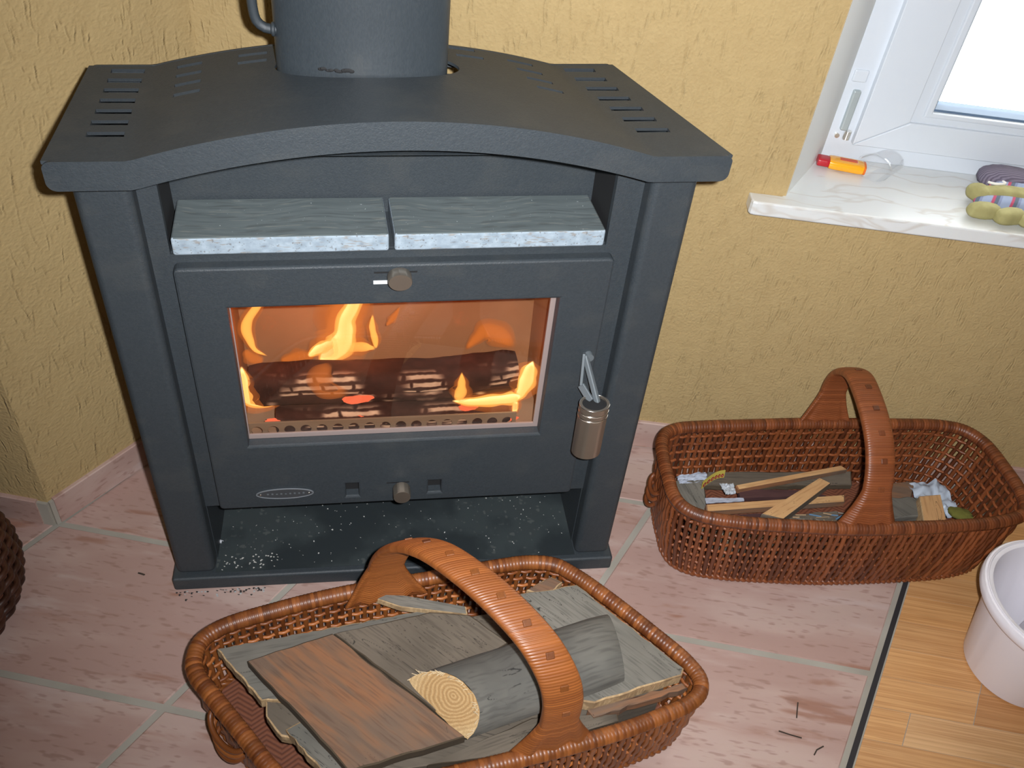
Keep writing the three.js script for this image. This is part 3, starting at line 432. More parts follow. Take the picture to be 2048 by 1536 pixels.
// flue pipe with its damper handle
const flue = thing('flue_pipe', 'dark grey round flue pipe rising from the stove top', 'pipe');
flue.position.set(-0.0545, 0, -0.158);
const ovalTube = (rx, rz, y0, y1, n = 64) => { const g = new THREE.CylinderGeometry(1, 1, y1 - y0, n, 1, true).scale(rx, 1, rz).translate(0, (y0 + y1) / 2, 0); return g; };
{ const g = new THREE.CylinderGeometry(0.1095, 0.1095, 1.55, 72, 1, true); g.scale(1, 1, 0.44); g.translate(0, 0.85 + 0.775, 0); mesh('pipe_wall', g, M.pipe, flue);
  const c = new THREE.CatmullRomCurve3([V(-0.1315, 1.2, 0.008), V(-0.1315, 1.0, 0.008), V(-0.1312, 0.966, 0.008), V(-0.128, 0.952, 0.008), V(-0.119, 0.9445, 0.008), V(-0.105, 0.943, 0.008)]); mesh('damper_handle', new THREE.TubeGeometry(c, 40, 0.0062, 10), M.pipe, flue);
  mesh('weld_bead', new THREE.TorusGeometry(0.006, 0.0028, 8, 16).rotateY(PI / 2).translate(-0.109, 0.943, 0.008), M.pipe, flue);
  const r = rng(77); for (let k = 0; k < 9; k++) { const a = PI / 2 + 0.12 + k * 0.045 + r() * 0.02, s = new THREE.SphereGeometry(1, 8, 6).scale(0.0035 + r() * 0.004, 0.0016 + r() * 0.0012, 0.0008); s.translate(Math.cos(a) * 0.1095, 0.9085 + r() * 0.003, Math.sin(a) * 0.1095 * 0.44); mesh('soot_mark', s, M.black, flue); }
}
// ------------------------------------------------------------------ the fire
const twp = (x, y, z) => { const a = TW * y, c = Math.cos(a), s = Math.sin(a); return V(c * x + s * z, y, -s * x + c * z); };
function charLog(name, label, pts, radius, flat, seed) {
  const r = rng(seed), n = 60, P = [], A = [], B = [], curve = new THREE.CatmullRomCurve3(pts.map((p) => V(...p)));
  for (let i = 0; i <= n; i++) { P.push(curve.getPoint(i / n)); A.push(V(0, 0, 1)); B.push(V(0, 1, 0)); }
  const m = 20, sec = (i) => Array.from({ length: m }, (_, j) => { const t = j / m * 2 * PI, c = Math.cos(t), s = Math.sin(t), sq = 1 / Math.pow(Math.abs(c) ** 4 + Math.abs(s) ** 4, 0.25), end = Math.min(1, 0.86 + Math.min(i, n - i) * 0.05), k = radius * sq * end * (0.9 + 0.16 * fbm(i / n + seed, j / m, 9, 6, 3, seed)); return [c * k * flat, s * k]; });
  const g = sweep(P, A, B, sec, { vlen: 0.25 }); return solo(name, tw(g), M.char, label, 'log', 'logs in the fire');
}
charLog('burning_log', 'charred split log with white ash checks burning behind the stove glass', [[-0.236, 0.402, -0.105], [-0.1, 0.407, -0.1], [0.05, 0.403, -0.102], [0.192, 0.414, -0.105]], 0.031, 1.0, 3);
charLog('ember_log', 'low black log edged with white ash glowing under the upper log', [[-0.2, 0.336, -0.1], [-0.05, 0.341, -0.095], [0.1, 0.342, -0.096], [0.185, 0.345, -0.1]], 0.027, 1.25, 8);
const ashBed = solo('ash_bed', tw(uvBox((() => { const g = new THREE.PlaneGeometry(0.49, 0.16, 40, 14).rotateX(-PI / 2), p = g.attributes.position; for (let i = 0; i < p.count; i++) p.setY(i, 0.016 * fbm(p.getX(i) * 2 + 5, p.getZ(i) * 2 + 5, 14, 14, 3, 4)); g.translate(-0.006, 0.307, -0.137); g.computeVertexNormals(); return g; })())), std({ color: 0x8d8379, roughness: 1 }), 'grey wood ash covering the firebox floor', 'ash');
ashBed.userData.kind = 'stuff';
const fl = (c, k) => new THREE.Color(c[0] * k, c[1] * k, c[2] * k);
const fmat = (c, k) => std({ color: 0x000000, emissive: fl(c, k), transparent: true, opacity: 1, roughness: 1, vertexColors: true });
const FM = {   // flames give off light
  haze: [fmat([1, 0.30, 0.06], 0.8), 0.34], sheath: [fmat([1, 0.36, 0.07], 1.25), 0.62], body: [fmat([1, 0.52, 0.12], 1.9), 0.8], core: [fmat([1, 0.80, 0.40], 3.4), 1.0],
  ember: std({ color: 0x2a0d0a, emissive: fl([1, 0.20, 0.10], 1.0), roughness: 1 }),
};
function flame(label, z, pts, shells, group) {
  const root = thing('flame', label, 'flame', group), n = 40, curve = new THREE.CatmullRomCurve3(pts.map((p) => V(p[0], p[1], z)), false, 'centripetal');
  const wAt = (t) => { const f = t * (pts.length - 1), i = Math.min(pts.length - 2, Math.floor(f)); return mix(pts[i][2], pts[i + 1][2], sm(f - i)); };
  const P = [], A = [], B = []; for (let i = 0; i <= n; i++) { P.push(curve.getPoint(i / n)); const t = curve.getTangent(i / n); A.push(V(-t.y, t.x, 0).normalize()); B.push(V(0, 0, 1)); }
  for (const [part, mat, k] of shells) {
    const m = 20, sec = (i) => { const t = i / n, e = Math.pow(Math.sin(PI * cl(t * 0.98 + 0.01)), 0.45), w = wAt(t) * k * (0.25 + 0.75 * e) * (0.85 + 0.3 * vn(t * 7, k * 3, 99, 99, pts.length * 7)); return ringSec(Math.max(w, 0.0004), Math.max(w * 0.55, 0.0004), m); };
    const g = tw(sweep(P, A, B, sec, { caps: false })), c = [], op = FM[mat][1];   // a flame has no skin: thin gas at its rim, dense in its middle
    for (let i = 0; i <= n; i++) for (let j = 0; j <= m; j++) { const t = i / n; c.push(1, 1, 1, op * Math.pow(Math.abs(Math.sin(j / m * 2 * PI)), 1.3) * sstep(0, 0.1, t) * sstep(0, 0.14, 1 - t)); }
    g.setAttribute('color', new THREE.Float32BufferAttribute(c, 4)); mesh(part, g, FM[mat][0], root);
  }
  return root;
}
const hot = [['flame_sheath', 'haze', 3.0], ['flame_body', 'body', 1.7], ['flame_core', 'core', 1.15]];
const warm = [['flame_sheath', 'haze', 2.6], ['flame_body', 'body', 1.5]];
const dim = [['flame_sheath', 'haze', 2.0], ['flame_body', 'haze', 1.2]];
const fg = 'flames behind the stove glass';
flame('white-hot flame licking down beside the left end of the burning log', -0.085, [[-0.242, 0.458, 0.003], [-0.241, 0.43, 0.006], [-0.24, 0.404, 0.009], [-0.235, 0.387, 0.0083], [-0.214, 0.379, 0.007], [-0.177, 0.384, 0.0023]], hot, fg);
flame('thin curling orange flame rising along the left firebox lining', -0.16, [[-0.21, 0.414, 0.0016], [-0.228, 0.428, 0.0031], [-0.234, 0.449, 0.0046], [-0.237, 0.47, 0.0053], [-0.232, 0.49, 0.0053], [-0.215, 0.517, 0.0052], [-0.205, 0.535, 0.003]], warm, fg);
flame('tall bright yellow flame rising above the middle of the log', -0.14, [[-0.127, 0.408, 0.0064], [-0.114, 0.424, 0.0127], [-0.093, 0.449, 0.0158], [-0.084, 0.475, 0.0117], [-0.082, 0.5, 0.0085], [-0.071, 0.524, 0.0092], [-0.065, 0.545, 0.0099], [-0.06, 0.575, 0.004]], hot, fg);
flame('yellow flame lobe leaning left off the tall middle flame', -0.14, [[-0.144, 0.428, 0.0047], [-0.125, 0.443, 0.0071], [-0.105, 0.45, 0.0079], [-0.085, 0.454, 0.0047]], hot, fg);
flame('flat orange flame lobe reaching right off the tall middle flame', -0.14, [[-0.089, 0.442, 0.0063], [-0.061, 0.444, 0.0064], [-0.036, 0.44, 0.0032]], warm, fg);
flame('thin upright orange flame beside the tall middle flame', -0.14, [[-0.036, 0.44, 0.0024], [-0.037, 0.457, 0.004], [-0.041, 0.483, 0.0039], [-0.04, 0.51, 0.0016]], warm, fg);
flame('small detached orange flame drifting up near the glass top', -0.16, [[-0.018, 0.47, 0.0016], [-0.008, 0.484, 0.004], [0.005, 0.509, 0.0016]], dim, fg);
flame('faint wide orange flame arching over the right end of the log', -0.17, [[0.116, 0.406, 0.0035], [0.136, 0.432, 0.0086], [0.152, 0.447, 0.012], [0.174, 0.436, 0.0139], [0.203, 0.408, 0.0071]], dim, fg);
flame('white-hot flame curling up round the right end of the log', -0.085, [[0.193, 0.36, 0.0043], [0.201, 0.38, 0.0078], [0.208, 0.407, 0.0111], [0.211, 0.431, 0.0085], [0.215, 0.448, 0.0025]], hot, fg);
flame('long white-hot flame lying under the right half of the log', -0.068, [[0.083, 0.383, 0.0025], [0.114, 0.379, 0.0059], [0.156, 0.381, 0.0076], [0.185, 0.384, 0.0085], [0.197, 0.388, 0.0051]], hot, fg);
flame('short upright yellow flame in front of the log', -0.064, [[0.089, 0.389, 0.0058], [0.095, 0.402, 0.0074], [0.096, 0.424, 0.0049], [0.095, 0.448, 0.0016]], warm, fg);
flame('small flame dripping from the right log end to the guard', -0.072, [[0.19, 0.373, 0.0051], [0.191, 0.356, 0.0035], [0.19, 0.341, 0.0017]], hot, fg);
flame('broad dim orange glow behind the tall middle flame', -0.185, [[-0.112, 0.384, 0.0249], [-0.089, 0.438, 0.0277], [-0.083, 0.479, 0.0256], [-0.074, 0.519, 0.0205], [-0.07, 0.55, 0.012]], dim, fg);
flame('dim orange flame washing over the front of the log', -0.062, [[-0.109, 0.477, 0.0075], [-0.125, 0.452, 0.015], [-0.119, 0.426, 0.0137], [-0.081, 0.413, 0.0078]], [['flame_sheath', 'haze', 1.5]], fg);
flame('low orange flame along the back of the log at left', -0.18, [[-0.194, 0.385, 0.0048], [-0.16, 0.395, 0.0081], [-0.136, 0.391, 0.0049]], dim, fg);
flame('low orange flame in the back left corner of the firebox', -0.17, [[-0.245, 0.42, 0.0047], [-0.236, 0.403, 0.0079], [-0.218, 0.395, 0.0063]], dim, fg);
{ const r = rng(21), em = [[-0.07, 0.396, -0.071, 0.025, 'long glowing ember strip on the front of the log'], [-0.205, 0.352, -0.07, 0.012, 'pink glowing ember in the left corner above the guard'], [-0.065, 0.358, -0.07, 0.012, 'dull red ember below the middle of the log'], [-0.14, 0.35, -0.069, 0.011, 'dull red ember under the left half of the log'], [0.11, 0.368, -0.068, 0.016, 'red ember under the white-hot flame'], [0.191, 0.318, -0.09, 0.012, 'bright ember behind the last guard hole'], [0.17, 0.336, -0.075, 0.012, 'orange ember glowing through the guard holes']];
  for (const [x, y, z, s, l] of em) solo('ember', tw((() => { const g = new THREE.IcosahedronGeometry(1, 2), p = g.attributes.position; for (let i = 0; i < p.count; i++) { const k = 0.8 + 0.4 * hash(Math.round(p.getX(i) * 50), Math.round(p.getY(i) * 50), Math.round(p.getZ(i) * 50)); p.setXYZ(i, p.getX(i) * k * s, p.getY(i) * k * s * 0.28, p.getZ(i) * k * s * 0.5); } g.translate(x, y, z); g.computeVertexNormals(); return g; })()), FM.ember, l, 'ember', 'embers in the fire'); }
for (const [x, y, z, c, k] of [[-0.085, 0.48, -0.14, 0xff7420, 0.021], [-0.225, 0.40, -0.09, 0xff8430, 0.008], [0.19, 0.41, -0.09, 0xff8430, 0.013], [0.1, 0.5, -0.13, 0xff6418, 0.008], [-0.2, 0.5, -0.13, 0xff6418, 0.007]]) { const l = new THREE.PointLight(c, k, 0, 2); l.position.copy(twp(x, y, z)); l.castShadow = true; l.shadow.radius = 0.6; scene.add(l); }

// ------------------------------------------------------------------ willow baskets
function caneColor(r, lo = [0.125, 0.045, 0.018], hi = [0.30, 0.135, 0.055]) { const t = r(), b = 0.8 + 0.4 * r(); return lerp3(lo, hi, t).map((c) => c * b); }
function basket(o) {
  const { rim, h, floorY = 0, taper, name, label, feet, arch, seed, bulge = 0.004, handleW = 0.05, flare = 0.11, tones = [undefined, undefined], mat = M.wicker, rods = 6, ears = [] } = o, r = rng(seed);
  const cx = rim.reduce((t, p) => t + p[0], 0) / rim.length, cz = rim.reduce((t, p) => t + p[1], 0) / rim.length;
  const root = thing(name, label, 'basket', 'willow baskets'); root.position.set(cx, floorY, cz);
  const curve = new THREE.CatmullRomCurve3(rim.map((p) => V(p[0] - cx, 0, p[1] - cz)), true, 'centripetal'), Lr = curve.getLength();
  const ring = (t) => curve.getPointAt(((t % 1) + 1) % 1), out = (t) => { const a = curve.getTangentAt(((t % 1) + 1) % 1), n = V(a.z, 0, -a.x).normalize(); const p = ring(t); return n.dot(p) < 0 ? n.negate() : n; };
  const wallAt = (t, y) => { const k = mix(taper, 1, Math.pow(cl(y / h), 0.7)), p = ring(t).multiplyScalar(k); p.y = y; return p.addScaledVector(out(t), bulge * Math.sin(PI * cl(y / h))); };
  const col = () => caneColor(r, tones[0], tones[1]);
  { // wrapped rim
    const wraps = Math.round(Lr / 0.0058), per = 5, n = wraps * per, P = [], A = [], B = [], cs = Array.from({ length: wraps }, () => col());
    for (let i = 0; i < n; i++) { const p = ring(i / n); p.y = h; P.push(p); A.push(out(i / n)); B.push(V(0, 1, 0)); }
    mesh('rim', sweep(P, A, B, (i) => { const f = (i % per) / per, c = Math.pow(Math.sin(PI * (f * 0.92 + 0.04)), 0.5), k = 0.0128 * (0.93 + 0.075 * c) * (1 + 0.03 * Math.sin(i * 0.013)); return ringSec(k, k * 0.95, 12); }, { closed: true, color: (i) => { const f = (i % per) / per, c = cs[Math.floor(i / per)]; return c; } }), mat, root);
  }
  { // upright canes and cross rods
    const n = Math.round(Lr / 0.0122), S = new Strands(), rows = Array.from({ length: rods }, (_, j) => 0.012 + (h - 0.026) * (j + 0.5) / rods);
    for (let i = 0; i < n; i++) { const t0 = i / n + (r() - 0.5) * 0.0008, c = col(), pts = [], lean = 0.0025 + (r() - 0.5) * 0.002; for (let k = 0; k <= 14; k++) { const y = 0.004 + (h - 0.006) * k / 14, ph = (y - rows[0]) / (rows[1] - rows[0]) + i, p = wallAt(t0 + lean * (k / 14 - 0.5), y); p.addScaledVector(out(t0), 0.0014 * Math.cos(PI * ph)); pts.push(p); } S.tube(pts, 0.0040 + r() * 0.0007, 6, c); }
    S.build('upright_canes', mat, root).userData.kind = 'stuff';
    const Q = new Strands(); rows.forEach((y, j) => { const pts = [], m = n * 4; for (let i = 0; i < m; i++) { const t = i / m, p = wallAt(t, y + 0.001 * Math.sin(t * 60)); p.addScaledVector(out(t), -0.0022 - 0.0014 * Math.cos(PI * (j + t * n))); pts.push(p); } Q.tube(pts, 0.0032, 5, col().map((c) => c * 1.5), true); });
    Q.build('cross_rods', mat, root).userData.kind = 'stuff';
  }
  { // foot border and base
    const S = new Strands(); for (const ph of [0, PI]) { const pts = [], m = 700; for (let i = 0; i < m; i++) { const t = i / m, p = wallAt(t, 0.0075 + 0.0028 * Math.sin(t * 2 * PI * 75 + ph)); p.addScaledVector(out(t), 0.003 * Math.cos(t * 2 * PI * 75 + ph)); pts.push(p); } S.tube(pts, 0.0042, 6, col(), true); } S.build('foot_border', mat, root);
    const pts = []; for (let i = 0; i < 60; i++) { const p = wallAt(i / 60, 0.004); pts.push([p.x * 0.985, p.z * 0.985]); } mesh('woven_base', upright(pts, 0.006, 0.012), M.base, root);
  }
  // handle: wrapped band over an arch, flaring into gussets at both feet
  const f0 = V(feet[0][0] - cx, 0, feet[0][1] - cz), f1 = V(feet[1][0] - cx, 0, feet[1][1] - cz), d = f1.clone().sub(f0).normalize(), w = V(o.along[0], 0, o.along[1]).normalize();
  const ac = new THREE.CatmullRomCurve3(arch.map(([s, y]) => f0.clone().addScaledVector(d, s).add(V(0, y, 0))), false, 'centripetal'), La = ac.getLength();
  const wr = Math.round(La / 0.0044), per = 5, n = wr * per, P = [], A = [], B = []; let T0 = null;
  for (let i = 0; i <= n; i++) { P.push(ac.getPointAt(i / n)); const t = ac.getTangentAt(i / n), nn = t.clone().cross(w).normalize(); A.push(w); B.push(nn); }
  const cs = Array.from({ length: wr + 2 }, () => { const c = col(), b = lerp3(tones[0], tones[1], 0.6); return lerp3(b, c, 0.4).map((x) => x * 1.3); });
  const G = 0.085, ext = (i) => { const s = i / n * La, e = Math.min(s, La - s); return cl(1 - e / G); };
  const sec = (i) => { const e = ext(i), f = (i % per) / per, cr = 0.84 + 0.16 * Math.pow(Math.sin(PI * (f * 0.9 + 0.05)), 0.5), wd = mix(handleW, flare, Math.pow(e, 1.25)) / 2 * (0.985 + 0.015 * cr), th = mix(0.0085, 0.0075, e) * cr, m = 28, a = [];
    for (let j = 0; j < m; j++) { const t = j / m * 2 * PI, c = Math.cos(t), s = Math.sin(t), x = Math.sign(c) * Math.pow(Math.abs(c), 0.55) * wd, lobe = e > 0 ? 0.0055 * e * Math.cos(3 * PI * x / wd) : 0, y = Math.sign(s) * Math.pow(Math.abs(s), 0.6) * th; a.push([x, y + lobe - 0.0015 * (1 - e) * (x / wd) ** 2]); } return a; };
  const hg = new THREE.Group(); hg.name = 'handle'; root.add(hg);
  mesh('handle_wrap', sweep(P, A, B, sec, { color: (i) => cs[Math.floor(i / per)] }), mat, hg);
  { // dark cane laced down the middle of the band
    const lo = Math.ceil(G * 0.9 / La * wr), hi = wr - lo, sd = Math.sign(B[n >> 1].y) || 1;
    for (let k = lo + 3; k < hi; k += 11) { const i = Math.round((k + 1) * per), p = P[i], nn = B[i].clone().multiplyScalar(sd), t = ac.getTangentAt(i / n), g = new RoundedBoxGeometry(0.012, 0.003, 0.01, 2, 0.0014), mt = new THREE.Matrix4().makeBasis(w, nn, w.clone().cross(nn)); g.applyMatrix4(mt); const q = p.clone().addScaledVector(nn, 0.0083).addScaledVector(w, 0.002); g.translate(q.x, q.y, q.z); const c = col().map((x) => x * 0.9), ca = new Float32Array(g.attributes.position.count * 3); for (let m = 0; m < ca.length; m += 3) ca.set(c, m); g.setAttribute('color', new THREE.BufferAttribute(ca, 3)); mesh('lacing', g, mat, hg); }
  }
  for (const [t, y, s] of ears) { // small wrapped loop outside the end wall
    const S = new Strands(), b = wallAt(t, y), nrm = out(t), tg = V(-nrm.z, 0, nrm.x); for (let k = 0; k < 3; k++) { const pts = []; for (let i = 0; i <= 16; i++) { const a = i / 16 * PI; pts.push(b.clone().addScaledVector(tg, (Math.cos(a)) * s * (1 - k * 0.12)).addScaledVector(nrm, Math.sin(a) * s * 0.42 + 0.004).add(V(0, -0.02 * k - 0.012 * Math.sin(a), 0))); } S.tube(pts, 0.0045, 7, col()); } S.build('side_loop', mat, root);
  }
  return root;
}
basket({ name: 'wicker_basket', label: 'brown wicker basket heaped with split firewood in front of the stove', h: 0.145, taper: 0.965, seed: 41, tones: [[0.17, 0.046, 0.011], [0.38, 0.125, 0.03]],
  rim: [[-0.317, 0.232], [-0.311, 0.2], [-0.286, 0.178], [-0.197, 0.149], [-0.097, 0.126], [0.076, 0.1], [0.162, 0.087], [0.214, 0.083], [0.257, 0.091], [0.287, 0.114], [0.33, 0.159], [0.39, 0.23], [0.436, 0.29], [0.448, 0.321], [0.441, 0.342], [0.418, 0.359], [0.377, 0.373], [0.311, 0.391], [0.232, 0.407], [0.157, 0.419], [0.06, 0.434], [-0.06, 0.45], [-0.13, 0.452], [-0.175, 0.425], [-0.24, 0.346], [-0.288, 0.285], [-0.309, 0.257]],
  feet: [[-0.0311, 0.1314], [0.1971, 0.4058]], arch: [[0.0, 0.137], [-0.004, 0.2], [0.015, 0.268], [0.052, 0.322], [0.103, 0.357], [0.172, 0.371], [0.237, 0.369], [0.302, 0.35], [0.342, 0.313], [0.357, 0.275], [0.36, 0.225], [0.357, 0.137]], handleW: 0.058, flare: 0.135, along: [0.985, -0.17], ears: [[0.94, 0.115, 0.04]] });
basket({ name: 'wicker_basket', label: 'brown wicker basket holding loose kindling against the yellow wall', h: 0.18, taper: 0.93, seed: 57, tones: [[0.13, 0.034, 0.011], [0.30, 0.088, 0.028]], rods: 7,
  rim: [[0.507, -0.159], [0.522, -0.183], [0.549, -0.196], [0.6, -0.2], [0.704, -0.201], [0.812, -0.202], [1.03, -0.193], [1.117, -0.186], [1.162, -0.17], [1.186, -0.134], [1.191, -0.064], [1.186, 0.01], [1.165, 0.05], [1.102, 0.069], [0.996, 0.074], [0.896, 0.073], [0.8, 0.069], [0.707, 0.059], [0.598, 0.044], [0.53, 0.025], [0.503, 0.003], [0.493, -0.026], [0.494, -0.062], [0.498, -0.113]],
  feet: [[0.8604, -0.2], [0.8345, 0.069]], arch: [[0.0, 0.172], [-0.012, 0.228], [-0.016, 0.282], [0.0, 0.32], [0.04, 0.346], [0.095, 0.345], [0.158, 0.33], [0.2, 0.308], [0.232, 0.275], [0.252, 0.232], [0.268, 0.172]], handleW: 0.054, flare: 0.125, along: [1, 0.03], ears: [[0.97, 0.12, 0.025]] });
{ // dark stained round basket cut by the left edge of the view
  const root = thing('round_basket', 'dark stained round wicker basket with a thick braided rim beside the left wall', 'basket'); root.position.set(-0.85, 0, 0.02);
  const prof = [[0.15, 0.004], [0.18, 0.012], [0.2, 0.03], [0.207, 0.06], [0.2, 0.1], [0.185, 0.15], [0.172, 0.2], [0.17, 0.25], [0.175, 0.29]], at = (y) => { for (let i = 0; i < prof.length - 1; i++) if (y <= prof[i + 1][1]) return mix(prof[i][0], prof[i + 1][0], cl((y - prof[i][1]) / (prof[i + 1][1] - prof[i][1]))); return 0.175; };
  const r = rng(99), S = new Strands(), lo = [0.05, 0.016, 0.009], hi = [0.11, 0.04, 0.02];
  for (let j = 0; j < 30; j++) { const y = 0.008 + j * 0.0096, pts = []; for (let i = 0; i < 240; i++) { const a = i / 240 * 2 * PI, k = at(y) + 0.005 * Math.cos(a * 20 + j * PI); pts.push(V(Math.cos(a) * k, y + 0.0015 * Math.sin(a * 40), Math.sin(a) * k)); } S.tube(pts, 0.0056, 6, caneColor(r, lo, hi), true); }
  S.build('woven_rods', M.wickerDark, root).userData.kind = 'stuff';
  const K = new Strands(); for (let k = 0; k < 3; k++) { const pts = []; for (let i = 0; i < 420; i++) { const a = i / 420 * 2 * PI, f = a * 21 + k * 2 * PI / 3; pts.push(V(Math.cos(a) * (0.2 + 0.016 * Math.cos(f)), 0.29 + 0.024 * Math.sin(f), Math.sin(a) * (0.2 + 0.016 * Math.cos(f)))); } K.tube(pts, 0.0095, 7, caneColor(r, lo, hi), true); } K.build('braided_rim', M.wickerDark, root);
  mesh('woven_base', new THREE.CylinderGeometry(0.16, 0.15, 0.008, 40).translate(0, 0.008, 0), M.base, root);
  mesh('inner_lining', new THREE.LatheGeometry(prof.map((p) => new THREE.Vector2(p[0] - 0.008, p[1])), 48), M.base, root);
}
// ------------------------------------------------------------------ firewood in the front basket
const fw = 'firewood in the front basket';
const wood = (name, poly, y, th, grain, seed, mats, label, group, tilt, cat = 'firewood') => solo(name, board(poly, y, th, grain, seed, tilt), mats, label, cat, group);
wood('grey_plank', rough([[-0.288, 0.207], [0.034, 0.158], [0.102, 0.19], [0.06, 0.3], [-0.216, 0.297]], 0.008, 0.0012, 5), 0.135, 0.02, -0.16, 5, [M.wGrey, M.wSawn], 'pale grey plank with splintered end lying under the brown board', fw);
wood('brown_plank', rough([[-0.238, 0.244], [-0.115, 0.206], [0.074, 0.387], [-0.088, 0.424], [-0.128, 0.374]], 0.02, 0.0012, 6), 0.157, 0.018, 0.75, 6, [M.wBrown, M.wEndDark], 'rusty brown weathered board on top of the firewood heap', fw);
wood('knotty_plank', rough([[-0.112, 0.205], [0.037, 0.176], [0.1, 0.186], [0.155, 0.24], [0.02, 0.318], [0.077, 0.383]], 0.02, 0.001, 8), 0.1545, 0.016, 0.75, 8, [M.wDark, M.wEndDark], 'dark knotty board between the brown board and the half-round log', fw);
wood('thin_slat', [[-0.057, 0.134], [-0.022, 0.13], [0.097, 0.164], [0.098, 0.178], [-0.009, 0.157]], 0.145, 0.012, 0.3, 9, [M.wGrey, M.wSawn], 'narrow grey slat at the back beneath the basket handle', fw);
wood('wide_grey_plank', rough([[0.162, 0.152], [0.285, 0.136], [0.426, 0.302], [0.42, 0.313], [0.273, 0.348], [0.2, 0.33]], 0.02, 0.0015, 12), 0.15, 0.024, 0.83, 12, [M.wGrey, M.wSawn], 'wide grey plank with torn bark edge under the half-round log', fw);
wood('bark_strip', rough([[0.265, 0.349], [0.425, 0.317], [0.428, 0.325], [0.272, 0.361]], 0.014, 0.002, 14), 0.132, 0.016, -0.2, 14, [M.wBrown, M.wBrown], 'broken strip of brown bark below the wide grey plank', fw);
wood('dark_plank', rough([[0.02, 0.41], [0.18, 0.352], [0.31, 0.357], [0.31, 0.368], [0.12, 0.405]], 0.02, 0.001, 15), 0.128, 0.02, -0.25, 15, [M.wDark, M.wEndDark], 'dark greenish plank under the log along the near rim', fw);
wood('split_billet', rough([[-0.212, 0.288], [-0.146, 0.322], [-0.12, 0.36], [-0.185, 0.35], [-0.208, 0.318]], 0.012, 0.002, 16), 0.128, 0.0185, 0.7, 16, [M.wDark, M.wSawn], 'dark split billet with rough sawn end beneath the brown board', fw);
wood('sawn_lath', rough([[-0.178, 0.346], [-0.159, 0.336], [-0.075, 0.42], [-0.11, 0.43]], 0.01, 0.0015, 18), 0.138, 0.022, 0.75, 18, [M.wGrey, M.wSawn], 'grey lath with pale sawn edges at the basket corner', fw);
wood('sawn_lath', rough([[-0.152, 0.338], [-0.142, 0.334], [-0.055, 0.418], [-0.068, 0.424]], 0.01, 0.001, 19), 0.143, 0.014, 0.75, 19, [M.wSawn, M.wSawn], 'thin pale sawn lath beside the brown board', fw);
wood('bark_chip', rough([[0.204, 0.126], [0.25, 0.102], [0.268, 0.114], [0.24, 0.14]], 0.01, 0.0015, 22), 0.128, 0.012, 0.5, 22, [M.wBrown, M.wSawn], 'small brown bark chip tucked in the far corner of the heap', fw);
wood('under_plank', [[-0.2, 0.24], [0.1, 0.16], [0.26, 0.14], [0.4, 0.31], [0.05, 0.4], [-0.12, 0.41]], 0.109, 0.09, 0.3, 24, [M.wDark, M.wDark], 'dark planks packed underneath the firewood heap', fw);
{ // half-round log
  const a = V(0.0385, 0.157, 0.342), b = V(0.322, 0.157, 0.262), n = 40, P = [], A = [], B = [], dir = b.clone().sub(a).normalize(), side = V(-dir.z, 0, dir.x);
  for (let i = 0; i <= n; i++) { P.push(a.clone().lerp(b, i / n)); A.push(side.clone().addScaledVector(dir, i < n / 2 ? mix(0.42, 0, i / (n / 2)) : mix(0, -0.25, (i - n / 2) / (n / 2)))); B.push(V(0, 1, 0).addScaledVector(dir, mix(1.0, 0, cl(i / (n * 0.4))))); }
  const m = 30, sec = (i) => Array.from({ length: m }, (_, j) => { const t = j / m * 2 * PI, c = Math.cos(t), s = Math.sin(t), e = i > n - 6 ? 1 - ((i - n + 6) / 6) ** 2 * 0.35 : 1, k = 1 + 0.05 * (fbm(i / n, j / m, 4, 7, 3, 31) - 0.5); return [c * 0.058 * k * (0.9 + 0.1 * e), (s > 0 ? s * 0.041 * e : s * 0.004) * k]; });
  const g = sweep(P, A, B, sec, { caps: false, vlen: 0.22 }); { const u = g.attributes.uv; for (let i = 0; i < u.count; i++) u.setXY(i, u.getY(i) * 1.0, u.getX(i) * 1.0); }
  const log = thing('half_log', 'half-round grey log with pale fresh-sawn end across the heap', 'firewood', fw); log.position.set(0, 0, 0);
  mesh('bark_face', g, M.wGreyKnot, log);
  for (const e of [0, n]) { const s = sec(e), pos = [], uv = [], idx = []; const r = rng(4); const C = P[e].clone().addScaledVector(B[e], 0.016); pos.push(C.x, C.y, C.z); uv.push(0.5, 0.42); s.forEach((q) => { const j = e ? 0 : 0.002 * (r() - 0.3), p = P[e].clone().addScaledVector(A[e], q[0]).addScaledVector(B[e], q[1]).addScaledVector(dir, -j); pos.push(p.x, p.y, p.z); uv.push(0.5 + q[0] / 0.125, 0.28 + q[1] / 0.09); }); for (let j = 0; j < m; j++) idx.push(0, 1 + j, 1 + (j + 1) % m); const c = new THREE.BufferGeometry(); c.setAttribute('position', new THREE.Float32BufferAttribute(pos, 3)); c.setAttribute('uv', new THREE.Float32BufferAttribute(uv, 2)); c.setIndex(idx); c.computeVertexNormals(); mesh('sawn_end', c, e ? M.wEndDark : M.wRings, log).userData.label = e ? 'weathered grey log end' : 'pale sawn log end with growth rings'; }
  const S = new Strands(), r = rng(9); for (let k = 0; k < 46; k++) { const t = r() * PI, q = P[0].clone().addScaledVector(A[0], Math.cos(t) * 0.057).addScaledVector(B[0], Math.sin(t) * 0.04); const d2 = dir.clone().multiplyScalar(-1).add(V((r() - 0.5) * 1.2, r() * 0.9, (r() - 0.5) * 1.2)).normalize(); S.tube([q, q.clone().addScaledVector(d2, 0.004 + r() * 0.008)], 0.0006, 4, [0.75, 0.6, 0.38]); } S.build('splinters', std({ vertexColors: true, roughness: 0.9 }), log).userData.kind = 'stuff';
}
